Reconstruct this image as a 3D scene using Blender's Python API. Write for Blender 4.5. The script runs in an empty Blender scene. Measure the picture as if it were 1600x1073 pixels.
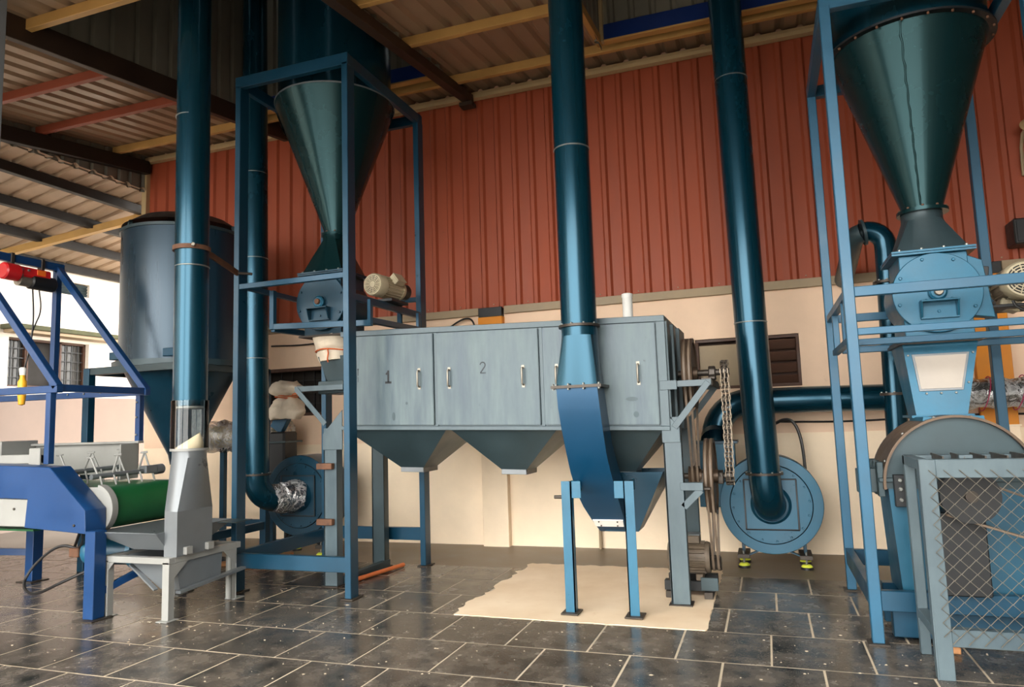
import bpy, bmesh, math, random
from mathutils import Vector, Matrix, noise
random.seed(7)
SC = bpy.context.scene
COL = SC.collection

# ------------------------------------------------------------------ camera, sky, exposure
cam_data = bpy.data.cameras.new('camera')
cam_data.sensor_width = 36.0
cam_data.lens = 36.0 * 1106.05 / 1600.0
cam_data.clip_start = 0.05
cam = bpy.data.objects.new('camera', cam_data)
COL.objects.link(cam)
_r = Vector((0.94123257, 0.33614003, -0.03303227))
_u = Vector((0.06804753, -0.09292589, 0.99334501))
_f = Vector((-0.33083347, 0.93721644, 0.11033837))
cam.matrix_world = Matrix(((_r.x, _u.x, -_f.x, 0.0), (_r.y, _u.y, -_f.y, 0.0), (_r.z, _u.z, -_f.z, 1.3), (0, 0, 0, 1)))
SC.camera = cam

SC.view_settings.view_transform = 'Standard'
SC.view_settings.look = 'None'
SC.view_settings.gamma = 1.0
SC.view_settings.use_curve_mapping = False
SC.view_settings.exposure = 0.0

world = bpy.data.worlds.new('overcast_sky')
SC.world = world
world.use_nodes = True
wn = world.node_tree.nodes
wn.clear()
w_out = wn.new('ShaderNodeOutputWorld')
w_bg = wn.new('ShaderNodeBackground')
w_bg.inputs['Color'].default_value = (1.0, 0.97, 0.92, 1)
w_bg.inputs['Strength'].default_value = 11.6
world.node_tree.links.new(w_bg.outputs[0], w_out.inputs[0])


# ------------------------------------------------------------------ materials
def srgb(r, g, b):
    def c(v):
        v /= 255.0
        return v / 12.92 if v <= 0.04045 else ((v + 0.055) / 1.055) ** 2.4
    return (c(r), c(g), c(b), 1.0)


def paint(r, g, b):
    """machine and sheet paints, all a shade deeper than their nominal swatch"""
    c = srgb(r, g, b)
    return (c[0] * 0.76, c[1] * 0.76, c[2] * 0.76, 1.0)


def mat(name, col, metal=0.0, rough=0.5, var=0.12, scale=4.0, stretch=(1, 1, 1), col2=None, spot=None, spot_amt=0.62,
        spot_scale=30.0, bump=0.0, bump_scale=60.0, rvar=0.1, rand=0.0, coat=0.0, spec=0.5):
    m = bpy.data.materials.new(name)
    m.use_nodes = True
    nt = m.node_tree
    nd, lk = nt.nodes, nt.links
    b = nd['Principled BSDF']
    b.inputs['Metallic'].default_value = metal
    b.inputs['Roughness'].default_value = rough
    b.inputs['Specular IOR Level'].default_value = spec
    b.inputs['Coat Weight'].default_value = coat
    b.inputs['Coat Roughness'].default_value = 0.12
    tc = nd.new('ShaderNodeTexCoord')
    mp = nd.new('ShaderNodeMapping')
    mp.inputs['Scale'].default_value = stretch
    lk.new(tc.outputs['Object'], mp.inputs['Vector'])
    nz = nd.new('ShaderNodeTexNoise')
    nz.noise_dimensions = '4D'
    nz.inputs['Scale'].default_value = scale
    nz.inputs['Detail'].default_value = 6.0
    nz.inputs['Roughness'].default_value = 0.6
    lk.new(mp.outputs[0], nz.inputs['Vector'])
    oi = nd.new('ShaderNodeObjectInfo')
    mul = nd.new('ShaderNodeMath')
    mul.operation = 'MULTIPLY'
    mul.inputs[1].default_value = 40.0
    lk.new(oi.outputs['Random'], mul.inputs[0])
    lk.new(mul.outputs[0], nz.inputs['W'])
    c2 = col2 if col2 else tuple(min(1, v * (1 + 2.0 * var)) for v in col[:3]) + (1,)
    c1 = col if col2 else tuple(v * (1 - 1.2 * var) for v in col[:3]) + (1,)
    rp = nd.new('ShaderNodeValToRGB')
    rp.color_ramp.elements[0].position = 0.32
    rp.color_ramp.elements[1].position = 0.70
    rp.color_ramp.elements[0].color = c1
    rp.color_ramp.elements[1].color = c2
    lk.new(nz.outputs['Fac'], rp.inputs[0])
    out = rp.outputs[0]
    if spot:
        n2 = nd.new('ShaderNodeTexNoise')
        n2.noise_dimensions = '4D'
        n2.inputs['Scale'].default_value = spot_scale
        n2.inputs['Detail'].default_value = 5.0
        n2.inputs['Roughness'].default_value = 0.65
        lk.new(tc.outputs['Object'], n2.inputs['Vector'])
        lk.new(mul.outputs[0], n2.inputs['W'])
        r2 = nd.new('ShaderNodeValToRGB')
        r2.color_ramp.elements[0].position = spot_amt
        r2.color_ramp.elements[1].position = min(1.0, spot_amt + 0.08)
        lk.new(n2.outputs['Fac'], r2.inputs[0])
        mx = nd.new('ShaderNodeMix')
        mx.data_type = 'RGBA'
        lk.new(r2.outputs[0], mx.inputs[0])
        lk.new(out, mx.inputs[6])
        mx.inputs[7].default_value = spot
        out = mx.outputs[2]
    if rand:
        hs = nd.new('ShaderNodeHueSaturation')
        mr = nd.new('ShaderNodeMapRange')
        mr.inputs[3].default_value = 1.0 - rand
        mr.inputs[4].default_value = 1.0 + rand
        lk.new(oi.outputs['Random'], mr.inputs[0])
        lk.new(mr.outputs[0], hs.inputs['Value'])
        lk.new(out, hs.inputs['Color'])
        out = hs.outputs[0]
    lk.new(out, b.inputs['Base Color'])
    if rvar:
        mr2 = nd.new('ShaderNodeMapRange')
        mr2.inputs[1].default_value = 0.3
        mr2.inputs[2].default_value = 0.7
        mr2.inputs[3].default_value = max(0.03, rough - rvar)
        mr2.inputs[4].default_value = min(1.0, rough + rvar)
        lk.new(nz.outputs['Fac'], mr2.inputs[0])
        lk.new(mr2.outputs[0], b.inputs['Roughness'])
    if bump:
        n3 = nd.new('ShaderNodeTexNoise')
        n3.inputs['Scale'].default_value = bump_scale
        n3.inputs['Detail'].default_value = 4.0
        lk.new(mp.outputs[0], n3.inputs['Vector'])
        bp = nd.new('ShaderNodeBump')
        bp.inputs['Strength'].default_value = bump
        bp.inputs['Distance'].default_value = 0.01
        lk.new(n3.outputs['Fac'], bp.inputs['Height'])
        lk.new(bp.outputs[0], b.inputs['Normal'])
    return m


def glass_mat(name, col, rough, weight=1.0, bump=0.0, bump_scale=30.0, mixt=0.5):
    m = bpy.data.materials.new(name)
    m.use_nodes = True
    nt = m.node_tree
    nd, lk = nt.nodes, nt.links
    nd.clear()
    o = nd.new('ShaderNodeOutputMaterial')
    tr = nd.new('ShaderNodeBsdfTransparent')
    tr.inputs[0].default_value = col
    gl = nd.new('ShaderNodeBsdfPrincipled')
    gl.inputs['Base Color'].default_value = col
    gl.inputs['Roughness'].default_value = rough
    gl.inputs['Specular IOR Level'].default_value = 1.0
    mx = nd.new('ShaderNodeMixShader')
    mx.inputs[0].default_value = mixt
    lk.new(tr.outputs[0], mx.inputs[1])
    lk.new(gl.outputs[0], mx.inputs[2])
    lk.new(mx.outputs[0], o.inputs[0])
    if bump:
        tc = nd.new('ShaderNodeTexCoord')
        n3 = nd.new('ShaderNodeTexNoise')
        n3.inputs['Scale'].default_value = bump_scale
        n3.inputs['Detail'].default_value = 5.0
        n3.inputs['Distortion'].default_value = 1.5
        lk.new(tc.outputs['Object'], n3.inputs['Vector'])
        bp = nd.new('ShaderNodeBump')
        bp.inputs['Strength'].default_value = bump
        bp.inputs['Distance'].default_value = 0.05
        lk.new(n3.outputs['Fac'], bp.inputs['Height'])
        lk.new(bp.outputs[0], gl.inputs['Normal'])
        rp = nd.new('ShaderNodeMapRange')
        rp.inputs[1].default_value = 0.35
        rp.inputs[2].default_value = 0.7
        rp.inputs[3].default_value = max(0, mixt - 0.25)
        rp.inputs[4].default_value = min(1, mixt + 0.35)
        lk.new(n3.outputs['Fac'], rp.inputs[0])
        lk.new(rp.outputs[0], mx.inputs[0])
    return m


M = {}
M['pipe'] = mat('blue_gloss_paint', paint(11, 68, 88), 0.6, 0.26, 0.04, 1.6, (1, 1, 0.5), rvar=0.02, coat=0.12)
M['cone'] = mat('dark_teal_gloss_paint', paint(20, 56, 60), 0.55, 0.27, 0.04, 2.0, rvar=0.02, coat=0.04, spec=0.3, bump=0.05, bump_scale=3)
M['chute'] = mat('chute_blue_paint', paint(12, 72, 108), 0.35, 0.3, 0.08, 1.6, rvar=0.04)
M['silo'] = mat('silo_grey_blue_paint', paint(38, 62, 78), 0.35, 0.3, 0.12, 2.0, (2, 2, 0.2), rvar=0.06)
M['frame'] = mat('blue_frame_paint', paint(18, 70, 96), 0.25, 0.36, 0.10, 3.0, spot=paint(96, 110, 110), spot_amt=0.74, spot_scale=18)
M['frame_light'] = mat('light_blue_frame_paint', paint(42, 96, 126), 0.15, 0.4, 0.10, 3.0, spot=paint(60, 74, 84), spot_amt=0.72, spot_scale=22)
M['airlock'] = mat('mid_blue_paint', paint(30, 102, 132), 0.2, 0.36, 0.12, 5.0, spot=paint(24, 50, 66), spot_amt=0.76, spot_scale=24)
M['blower'] = mat('blower_blue_paint', paint(20, 86, 112), 0.2, 0.36, 0.10, 4.0, spot=paint(90, 88, 84), spot_amt=0.78, spot_scale=12)
M['blower_dark'] = mat('blower_dark_blue_paint', paint(11, 58, 78), 0.25, 0.34, 0.10, 4.0)
M['stand'] = mat('sky_blue_paint', paint(36, 104, 134), 0.05, 0.36, 0.08, 5.0)
M['grey_blue'] = mat('grey_blue_door_paint', paint(58, 80, 94), 0.1, 0.46, 0.10, 6.0, (2.2, 2.2, 0.30), col2=paint(112, 130, 134),
                     spot=paint(44, 56, 66), spot_amt=0.665, spot_scale=24)
M['grey_frame'] = mat('grey_blue_frame_paint', paint(68, 86, 95), 0.1, 0.46, 0.14, 3.5, (1.5, 1.5, 0.5), col2=paint(98, 116, 123), spot=paint(84, 74, 62), spot_amt=0.74, spot_scale=14)
M['slate'] = mat('dark_slate_sheet', paint(56, 74, 80), 0.25, 0.42, 0.14, 3.0, spot=paint(40, 48, 52), spot_amt=0.72, spot_scale=10)
M['royal'] = mat('royal_blue_paint', paint(16, 64, 116), 0.0, 0.38, 0.06, 4.0)
M['navy'] = mat('navy_beam_paint', paint(14, 48, 118), 0.0, 0.4, 0.08, 4.0)
M['white'] = mat('off_white_paint', paint(156, 157, 153), 0.0, 0.4, 0.05, 4.0, spot=paint(160, 156, 146), spot_amt=0.74, spot_scale=14)
M['silver'] = mat('silver_grey_sheet', paint(122, 128, 132), 0.25, 0.36, 0.08, 3.0, spot=paint(120, 124, 128), spot_amt=0.76, spot_scale=12)
M['rust'] = mat('rusty_steel', srgb(96, 66, 48), 0.2, 0.7, 0.25, 14.0, spot=srgb(70, 46, 36), spot_amt=0.6, spot_scale=40)
M['dark_steel'] = mat('oily_dark_steel', srgb(66, 60, 54), 0.5, 0.48, 0.2, 10.0)
M['pulley'] = mat('brown_cast_iron', paint(104, 86, 70), 0.45, 0.46, 0.15, 10.0)
M['belt_rubber'] = mat('worn_rubber', paint(112, 96, 80), 0.0, 0.6, 0.2, 14.0)
M['chain'] = mat('chain_steel', srgb(128, 116, 100), 0.7, 0.4, 0.2, 30.0)
M['handle'] = mat('brushed_handle_metal', paint(150, 144, 132), 0.6, 0.4, 0.1, 20.0)
M['bolt'] = mat('zinc_bolt', srgb(130, 132, 128), 0.6, 0.45, 0.15, 30.0)
M['motor_cream'] = mat('cream_motor_paint', paint(198, 186, 156), 0.05, 0.45, 0.08, 8.0)
M['motor_grey'] = mat('dusty_motor_paint', srgb(98, 86, 72), 0.1, 0.6, 0.2, 12.0, spot=srgb(62, 48, 36), spot_amt=0.62, spot_scale=20)
M['black'] = mat('black_plastic', srgb(22, 22, 23), 0.0, 0.45, 0.1, 8.0)
M['charcoal'] = mat('charcoal_paint', srgb(22, 25, 28), 0.1, 0.5, 0.15, 6.0)
M['red_plastic'] = mat('red_plastic', srgb(200, 30, 36), 0.0, 0.35, 0.06, 8.0)
M['orange_label'] = mat('orange_label', srgb(240, 110, 30), 0.0, 0.5, 0.03, 8.0)
M['yellow'] = mat('yellow_plastic', srgb(244, 176, 40), 0.0, 0.4, 0.06, 8.0)
M['lime'] = mat('lime_yellow_plastic', srgb(206, 214, 70), 0.0, 0.5, 0.06, 8.0)
M['belt'] = mat('green_conveyor_belt', paint(20, 96, 52), 0.0, 0.42, 0.08, 5.0)
M['cloth'] = mat('cream_cloth', paint(226, 212, 190), 0.0, 0.85, 0.08, 6.0, bump=0.3, bump_scale=40)
M['twine'] = mat('orange_twine', srgb(184, 84, 36), 0.0, 0.8, 0.15, 20.0)
M['pink_twine'] = mat('magenta_twine', srgb(160, 40, 84), 0.0, 0.8, 0.1, 20.0)
M['orange_rod'] = mat('orange_rod', srgb(206, 112, 62), 0.0, 0.5, 0.1, 12.0)
M['paper'] = mat('white_label', srgb(236, 236, 232), 0.0, 0.6, 0.02, 8.0)
M['window_paper'] = mat('milky_sight_sheet', paint(182, 172, 160), 0.0, 0.4, 0.06, 3.0)
M['ink'] = mat('dark_number_paint', srgb(16, 20, 26), 0.0, 0.6, 0.15, 40.0)
M['ink_soft'] = mat('thin_number_paint', srgb(26, 34, 42), 0.0, 0.6, 0.15, 40.0)
M['powder'] = mat('beige_powder', srgb(232, 210, 176), 0.0, 0.95, 0.04, 5.0)
M['wood'] = mat('dusty_wood', srgb(164, 116, 76), 0.0, 0.8, 0.2, 6.0, (1, 8, 8))
M['tile'] = mat('dark_slate_tile', paint(46, 46, 45), 0.0, 0.23, 0.25, 6.0, (1, 1, 1), col2=paint(116, 107, 96),
                spot=paint(158, 148, 134), spot_amt=0.60, spot_scale=95, rvar=0.10, rand=0.18, bump=0.04, bump_scale=45, spec=0.25)
M['grout'] = mat('pale_grout', srgb(178, 164, 142), 0.0, 0.9, 0.12, 8.0)
M['concrete'] = mat('dull_concrete', paint(96, 86, 74), 0.0, 0.6, 0.16, 2.2)
M['screed'] = mat('dusty_cement_floor', srgb(112, 98, 82), 0.0, 0.45, 0.16, 2.2, spot=srgb(146, 130, 108), spot_amt=0.66, spot_scale=9)
M['patch'] = mat('cream_cement_patch', srgb(216, 190, 156), 0.0, 0.85, 0.06, 1.7, col2=srgb(236, 216, 188), spot=srgb(198, 158, 112), spot_amt=0.64, spot_scale=3)
M['yard'] = mat('dusty_yard_ground', paint(116, 106, 96), 0.0, 0.9, 0.1, 1.2)
M['plaster_up'] = mat('pink_cream_plaster', srgb(232, 202, 174), 0.0, 0.85, 0.05, 1.5, spot=srgb(196, 164, 132), spot_amt=0.68, spot_scale=3.5, bump=0.1, bump_scale=40)
M['plaster_low'] = mat('yellow_cream_plaster', srgb(240, 220, 192), 0.0, 0.85, 0.05, 1.5, spot=srgb(196, 172, 136), spot_amt=0.66, spot_scale=2.5, bump=0.1, bump_scale=40)
M['orange_paint'] = mat('orange_pilaster_paint', paint(240, 150, 26), 0.0, 0.6, 0.05, 3.0)
M['clad'] = mat('brick_red_sheet', paint(168, 78, 46), 0.0, 0.6, 0.07, 2.0, (1, 1, 0.3), spot=paint(138, 66, 46), spot_amt=0.70, spot_scale=8, rand=0.03)
M['flash'] = mat('stone_flashing', paint(168, 148, 118), 0.1, 0.6, 0.1, 3.0)
M['gutter'] = mat('cream_flashing', paint(206, 184, 140), 0.1, 0.5, 0.06, 3.0)
M['sheet'] = mat('galvanised_roof_sheet', paint(170, 146, 120), 0.1, 0.5, 0.1, 1.5, (1, 1, 1), rand=0.05)
M['sheet_lit'] = mat('lit_canopy_sheet', paint(196, 172, 146), 0.1, 0.5, 0.1, 1.5, rand=0.05)  # roof sheet lightened; yard light on the canopy is put into the colour
M['sheet_grey'] = mat('grey_roof_sheet', paint(130, 128, 116), 0.1, 0.5, 0.1, 1.5, rand=0.05)
M['purlin'] = mat('yellow_cream_purlin', paint(206, 164, 96), 0.05, 0.55, 0.08, 3.0)
M['purlin_red'] = mat('red_oxide_purlin', paint(150, 74, 50), 0.05, 0.6, 0.1, 3.0)
M['rafter'] = mat('brown_black_steel', paint(62, 46, 34), 0.1, 0.6, 0.2, 4.0)
M['beam_black'] = mat('black_beam_paint', srgb(24, 20, 17), 0.1, 0.6, 0.2, 4.0)
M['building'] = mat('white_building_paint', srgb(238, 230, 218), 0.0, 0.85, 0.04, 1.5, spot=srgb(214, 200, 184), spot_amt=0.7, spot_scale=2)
M['building_shade'] = mat('shaded_pinkish_plaster', srgb(132, 116, 106), 0.0, 0.85, 0.06, 1.5)  # lower wall of the white building, its shade put into the colour
M['moss'] = mat('mossy_ledge', srgb(80, 82, 60), 0.0, 0.9, 0.2, 6.0)
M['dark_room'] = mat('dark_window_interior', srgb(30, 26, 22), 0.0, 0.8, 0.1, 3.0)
M['brown_wood'] = mat('brown_window_wood', srgb(74, 48, 34), 0.0, 0.6, 0.15, 5.0, (0.6, 4, 4))
def clear_mat(name, tint, base, creases, rough):
    """clear sheet: transparent with a fresnel gloss; creases adds a whitish crinkle pattern"""
    m = bpy.data.materials.new(name)
    m.use_nodes = True
    nd, lk = m.node_tree.nodes, m.node_tree.links
    nd.clear()
    o = nd.new('ShaderNodeOutputMaterial')
    tr = nd.new('ShaderNodeBsdfTransparent')
    tr.inputs[0].default_value = tint
    gl = nd.new('ShaderNodeBsdfGlossy')
    gl.inputs['Roughness'].default_value = rough
    fr = nd.new('ShaderNodeFresnel')
    fr.inputs['IOR'].default_value = 1.32
    ad = nd.new('ShaderNodeMath')
    ad.operation = 'ADD'
    ad.inputs[1].default_value = base
    ad.use_clamp = True
    lk.new(fr.outputs[0], ad.inputs[0])
    mx = nd.new('ShaderNodeMixShader')
    lk.new(ad.outputs[0], mx.inputs[0])
    lk.new(tr.outputs[0], mx.inputs[1])
    lk.new(gl.outputs[0], mx.inputs[2])
    out = mx.outputs[0]
    if creases:
        tc = nd.new('ShaderNodeTexCoord')
        nz = nd.new('ShaderNodeTexNoise')
        nz.inputs['Scale'].default_value = 7.0
        nz.inputs['Detail'].default_value = 3.0
        nz.inputs['Distortion'].default_value = 2.5
        lk.new(tc.outputs['Object'], nz.inputs['Vector'])
        rp = nd.new('ShaderNodeValToRGB')
        e = rp.color_ramp.elements
        e[0].position, e[0].color = 0.40, (0.08, 0.08, 0.08, 1)
        e[1].position, e[1].color = 0.62, (0.10, 0.10, 0.10, 1)
        k = e.new(0.50)
        k.color = (creases, creases, creases, 1)
        lk.new(nz.outputs['Fac'], rp.inputs[0])
        df = nd.new('ShaderNodeBsdfPrincipled')
        df.inputs['Base Color'].default_value = (0.62, 0.63, 0.64, 1)
        df.inputs['Roughness'].default_value = 0.25
        bp = nd.new('ShaderNodeBump')
        bp.inputs['Strength'].default_value = 0.5
        bp.inputs['Distance'].default_value = 0.03
        lk.new(nz.outputs['Fac'], bp.inputs['Height'])
        lk.new(bp.outputs[0], df.inputs['Normal'])
        lk.new(bp.outputs[0], gl.inputs['Normal'])
        m2 = nd.new('ShaderNodeMixShader')
        lk.new(rp.outputs[0], m2.inputs[0])
        lk.new(out, m2.inputs[1])
        lk.new(df.outputs[0], m2.inputs[2])
        out = m2.outputs[0]
    lk.new(out, o.inputs[0])
    return m


M['acrylic'] = clear_mat('clear_acrylic', (0.90, 0.92, 0.92, 1), 0.0, 0.0, 0.05)
M['film'] = clear_mat('clear_plastic_film', (0.88, 0.89, 0.90, 1), 0.12, 0.55, 0.12)
M['film_grey'] = clear_mat('grey_plastic_film', (0.55, 0.57, 0.60, 1), 0.22, 0.6, 0.14)
M['pane'] = glass_mat('window_pane', (0.25, 0.25, 0.24, 1), 0.08, mixt=0.3)


# ------------------------------------------------------------------ mesh builder
class MB:
    def __init__(self):
        self.v, self.f = [], []

    def add(self, vs, fs):
        o = len(self.v)
        self.v += [tuple(p) for p in vs]
        self.f += [tuple(i + o for i in f) for f in fs]
        return self

    def box(self, x0, x1, y0, y1, z0, z1):
        x0, x1 = min(x0, x1), max(x0, x1)
        y0, y1 = min(y0, y1), max(y0, y1)
        z0, z1 = min(z0, z1), max(z0, z1)
        return self.add([(x0, y0, z0), (x1, y0, z0), (x1, y1, z0), (x0, y1, z0), (x0, y0, z1), (x1, y0, z1), (x1, y1, z1), (x0, y1, z1)],
                        [(0, 3, 2, 1), (4, 5, 6, 7), (0, 1, 5, 4), (1, 2, 6, 5), (2, 3, 7, 6), (3, 0, 4, 7)])

    def bar(self, p0, p1, w, h, up=(0, 0, 1)):
        """square bar from p0 to p1; w across, h along 'up'"""
        p0, p1 = Vector(p0), Vector(p1)
        d = (p1 - p0).normalized()
        s = d.cross(Vector(up))
        if s.length < 1e-4:
            s = d.cross(Vector((1, 0, 0)))
        s.normalize()
        t = s.cross(d).normalized()
        s, t = s * w / 2, t * h / 2
        vs = [p0 - s - t, p0 + s - t, p0 + s + t, p0 - s + t, p1 - s - t, p1 + s - t, p1 + s + t, p1 - s + t]
        return self.add(vs, [(0, 1, 2, 3), (7, 6, 5, 4), (0, 4, 5, 1), (1, 5, 6, 2), (2, 6, 7, 3), (3, 7, 4, 0)])

    def loft(self, loops, cap0=True, cap1=True, closed=True):
        o = len(self.v)
        n = len(loops[0])
        for lp in loops:
            self.v += [tuple(p) for p in lp]
        for i in range(len(loops) - 1):
            for j in range(n if closed else n - 1):
                a, b = o + i * n + j, o + i * n + (j + 1) % n
                self.f.append((a, b, b + n, a + n))
        if cap0:
            self.f.append(tuple(o + j for j in reversed(range(n))))
        if cap1:
            self.f.append(tuple(o + (len(loops) - 1) * n + j for j in range(n)))
        return self

    def cyl(self, p0, p1, r0, r1=None, seg=20, caps=True):
        p0, p1 = Vector(p0), Vector(p1)
        if r1 is None:
            r1 = r0
        d = (p1 - p0).normalized()
        a = d.orthogonal().normalized()
        b = d.cross(a)
        lo = []
        for p, r in ((p0, r0), (p1, r1)):
            lo.append([p + a * (r * math.cos(2 * math.pi * k / seg)) + b * (r * math.sin(2 * math.pi * k / seg)) for k in range(seg)])
        return self.loft(lo, caps, caps)

    def lathe(self, prof, origin, axis=(0, 0, 1), seg=32, closed=False, caps=False):
        """prof: list of (radius, height along axis)"""
        o = Vector(origin)
        d = Vector(axis).normalized()
        a = d.orthogonal().normalized()
        b = d.cross(a)
        lo = [[o + d * h + a * (r * math.cos(2 * math.pi * k / seg)) + b * (r * math.sin(2 * math.pi * k / seg)) for k in range(seg)]
              for r, h in prof]
        if closed:
            lo.append(lo[0])
        return self.loft(lo, caps, caps)

    def ring(self, origin, axis, r0, r1, t, seg=32):
        return self.lathe([(r0, -t / 2), (r1, -t / 2), (r1, t / 2), (r0, t / 2)], origin, axis, seg, closed=True)

    def sweep(self, path, r, seg=16, caps=True, ell=None):
        path = [Vector(p) for p in path]
        rs = r if isinstance(r, (list, tuple)) else [r] * len(path)
        t0 = (path[1] - path[0]).normalized()
        a = t0.orthogonal().normalized()
        lo = []
        for i, p in enumerate(path):
            if i == 0:
                t = t0
            elif i == len(path) - 1:
                t = (path[-1] - path[-2]).normalized()
            else:
                t = ((path[i + 1] - p).normalized() + (p - path[i - 1]).normalized()).normalized()
            a = (a - t * a.dot(t)).normalized()
            b = t.cross(a)
            lo.append([p + a * (rs[i] * math.cos(2 * math.pi * k / seg)) + b * (rs[i] * math.sin(2 * math.pi * k / seg)) for k in range(seg)])
        return self.loft(lo, caps, caps)

    def prism(self, poly, axis, a, b):
        """polygon extruded along an axis: 'y' -> poly in (x,z); 'x' -> (y,z); 'z' -> (x,y)"""
        def P(q, c):
            return {'y': (q[0], c, q[1]), 'x': (c, q[0], q[1]), 'z': (q[0], q[1], c)}[axis]
        return self.loft([[P(q, a) for q in poly], [P(q, b) for q in poly]])

    def hollow(self, x0, x1, y0, y1, z0, z1, t):
        """open rectangular frame in the xz plane"""
        self.box(x0, x1, y0, y1, z0, z0 + t)
        self.box(x0, x1, y0, y1, z1 - t, z1)
        self.box(x0, x0 + t, y0, y1, z0 + t, z1 - t)
        return self.box(x1 - t, x1, y0, y1, z0 + t, z1 - t)

    def map(self, fn):
        self.v = [tuple(fn(*p)) for p in self.v]
        return self

    def build(self, name, material, parent=None, bevel=0.0, smooth=35, seg=1, origin=None):
        off = Vector((0, 0, 0))
        p = parent
        while p is not None:
            off += p.location
            p = p.parent
        me = bpy.data.meshes.new(name)
        bm = bmesh.new()
        vs = [bm.verts.new(Vector(q) - off) for q in self.v]
        for f in self.f:
            try:
                bm.faces.new([vs[i] for i in f])
            except ValueError:
                pass
        bmesh.ops.remove_doubles(bm, verts=bm.verts, dist=1e-5)
        bmesh.ops.recalc_face_normals(bm, faces=bm.faces)
        if bevel:
            es = [e for e in bm.edges if len(e.link_faces) == 2 and e.calc_face_angle(0) > 0.6]
            bmesh.ops.bevel(bm, geom=es, offset=bevel, segments=seg, affect='EDGES', clamp_overlap=True)
        bm.to_mesh(me)
        bm.free()
        if smooth:
            for pg in me.polygons:
                pg.use_smooth = True
            me.set_sharp_from_angle(angle=math.radians(smooth))
        me.materials.append(M[material] if isinstance(material, str) else material)
        o = bpy.data.objects.new(name, me)
        COL.objects.link(o)
        if parent is not None:
            o.parent = parent
        return o


def tag(o, label=None, cat=None, group=None, kind=None):
    if label:
        o['label'] = label
    if cat:
        o['category'] = cat
    if group:
        o['group'] = group
    if kind:
        o['kind'] = kind
    return o


def thing(name, label, cat, loc, group=None):
    o = bpy.data.objects.new(name, None)
    COL.objects.link(o)
    o.empty_display_size = 0.1
    o.location = loc
    return tag(o, label, cat, group)


def structure(name, label=None, loc=(0, 0, 0)):
    o = bpy.data.objects.new(name, None)
    COL.objects.link(o)
    o.empty_display_size = 0.1
    o.location = loc
    return tag(o, label, None, None, 'structure')


def share(src, parent, loc, rot=None, name=None):
    """another object on the same mesh data"""
    c = src.copy()
    COL.objects.link(c)
    if name:
        c.name = name
    c.parent = parent
    c.location = loc
    if rot is not None:
        c.rotation_euler = rot
    return c


def root_loc(p):
    off = Vector((0, 0, 0))
    while p is not None:
        off += p.location
        p = p.parent
    return off


_bolt = {}


def bolts(parent, pts, axis, r=0.008, h=0.012, material='bolt', name='bolt'):
    """hexagon bolt heads at pts, pointing along axis"""
    ax = Vector(axis).normalized()
    key = (round(r, 4), round(h, 4), material)
    off = root_loc(parent)
    for p in pts:
        if key not in _bolt:
            me = MB().lathe([(r, 0), (r, h * 0.8), (r * 0.7, h)], (0, 0, 0), (0, 0, 1), 6, caps=True)
            o = me.build(name, material, None, smooth=30)
            _bolt[key] = o.data
        else:
            o = bpy.data.objects.new(name, _bolt[key])
            COL.objects.link(o)
        o.parent = parent
        o.location = Vector(p) - off
        o.rotation_euler = ax.to_track_quat('Z', 'Y').to_euler()


def circle_pts(c, axis, r, n, a0=0.0):
    d = Vector(axis).normalized()
    a = d.orthogonal().normalized()
    b = d.cross(a)
    return [Vector(c) + a * (r * math.cos(a0 + 2 * math.pi * k / n)) + b * (r * math.sin(a0 + 2 * math.pi * k / n)) for k in range(n)]


def arc(c, a, b, r, t0, t1, n):
    """points c + r*(a cos t + b sin t)"""
    c, a, b = Vector(c), Vector(a), Vector(b)
    return [c + a * (r * math.cos(t0 + (t1 - t0) * k / n)) + b * (r * math.sin(t0 + (t1 - t0) * k / n)) for k in range(n + 1)]


def round_loop(cx, cy, z, r, n=32):
    return [(cx + r * math.cos(2 * math.pi * (k + 0.5) / n), cy + r * math.sin(2 * math.pi * (k + 0.5) / n), z) for k in range(n)]


def rect_loop(cx, cy, z, hx, hy, n=32):
    out = []
    for k in range(n):
        t = 2 * math.pi * (k + 0.5) / n
        c, s = math.cos(t), math.sin(t)
        m = max(abs(c), abs(s))
        out.append((cx + hx * c / m, cy + hy * s / m, z))
    # snap the points nearest the corners on to them so that edges are crisp
    for sx in (-1, 1):
        for sy in (-1, 1):
            q = (cx + sx * hx, cy + sy * hy)
            i = min(range(n), key=lambda k: (out[k][0] - q[0]) ** 2 + (out[k][1] - q[1]) ** 2)
            out[i] = (q[0], q[1], z)
    return out


def corr(name, material, parent, o, u, v, nrm, width, length, pitch=0.2, rib=0.055, depth=0.025, lip=0.016):
    """one profiled sheet: ribs run along v, spaced along u, standing out along nrm"""
    o, u, v, nrm = Vector(o), Vector(u), Vector(v), Vector(nrm)
    prof = [(0.0, 0.0)]
    x = pitch / 2
    while x < width - 1e-6:
        for dx, h in ((-rib / 2 - lip / 2, 0), (-rib / 2 + lip / 2, 1), (rib / 2 - lip / 2, 1), (rib / 2 + lip / 2, 0)):
            if 0 < x + dx < width:
                prof.append((x + dx, depth * h))
        x += pitch
    prof.append((width, 0.0))
    a = [o + u * s + nrm * h for s, h in prof]
    b = [p + v * length for p in a]
    th = nrm * -0.0012
    m = MB()
    m.loft([a, b], False, False, closed=False)
    m.loft([[p + th for p in a], [p + th for p in b]], False, False, closed=False)
    return m.build(name, material, parent, smooth=0)


# ------------------------------------------------------------------ the setting: ground, floor, walls
ROOF_FRONT = 0.4  # roof edge out of view, placed to shape how much sky light enters


def roof_z(y):
    return 5.09 - 0.13 * (7.2 - y)


tag(MB().box(-40, 40, -30, 40, -0.20, -0.05).build('ground', 'yard', None, smooth=0), 'dusty tan yard ground outside the shed', kind='structure')

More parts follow.
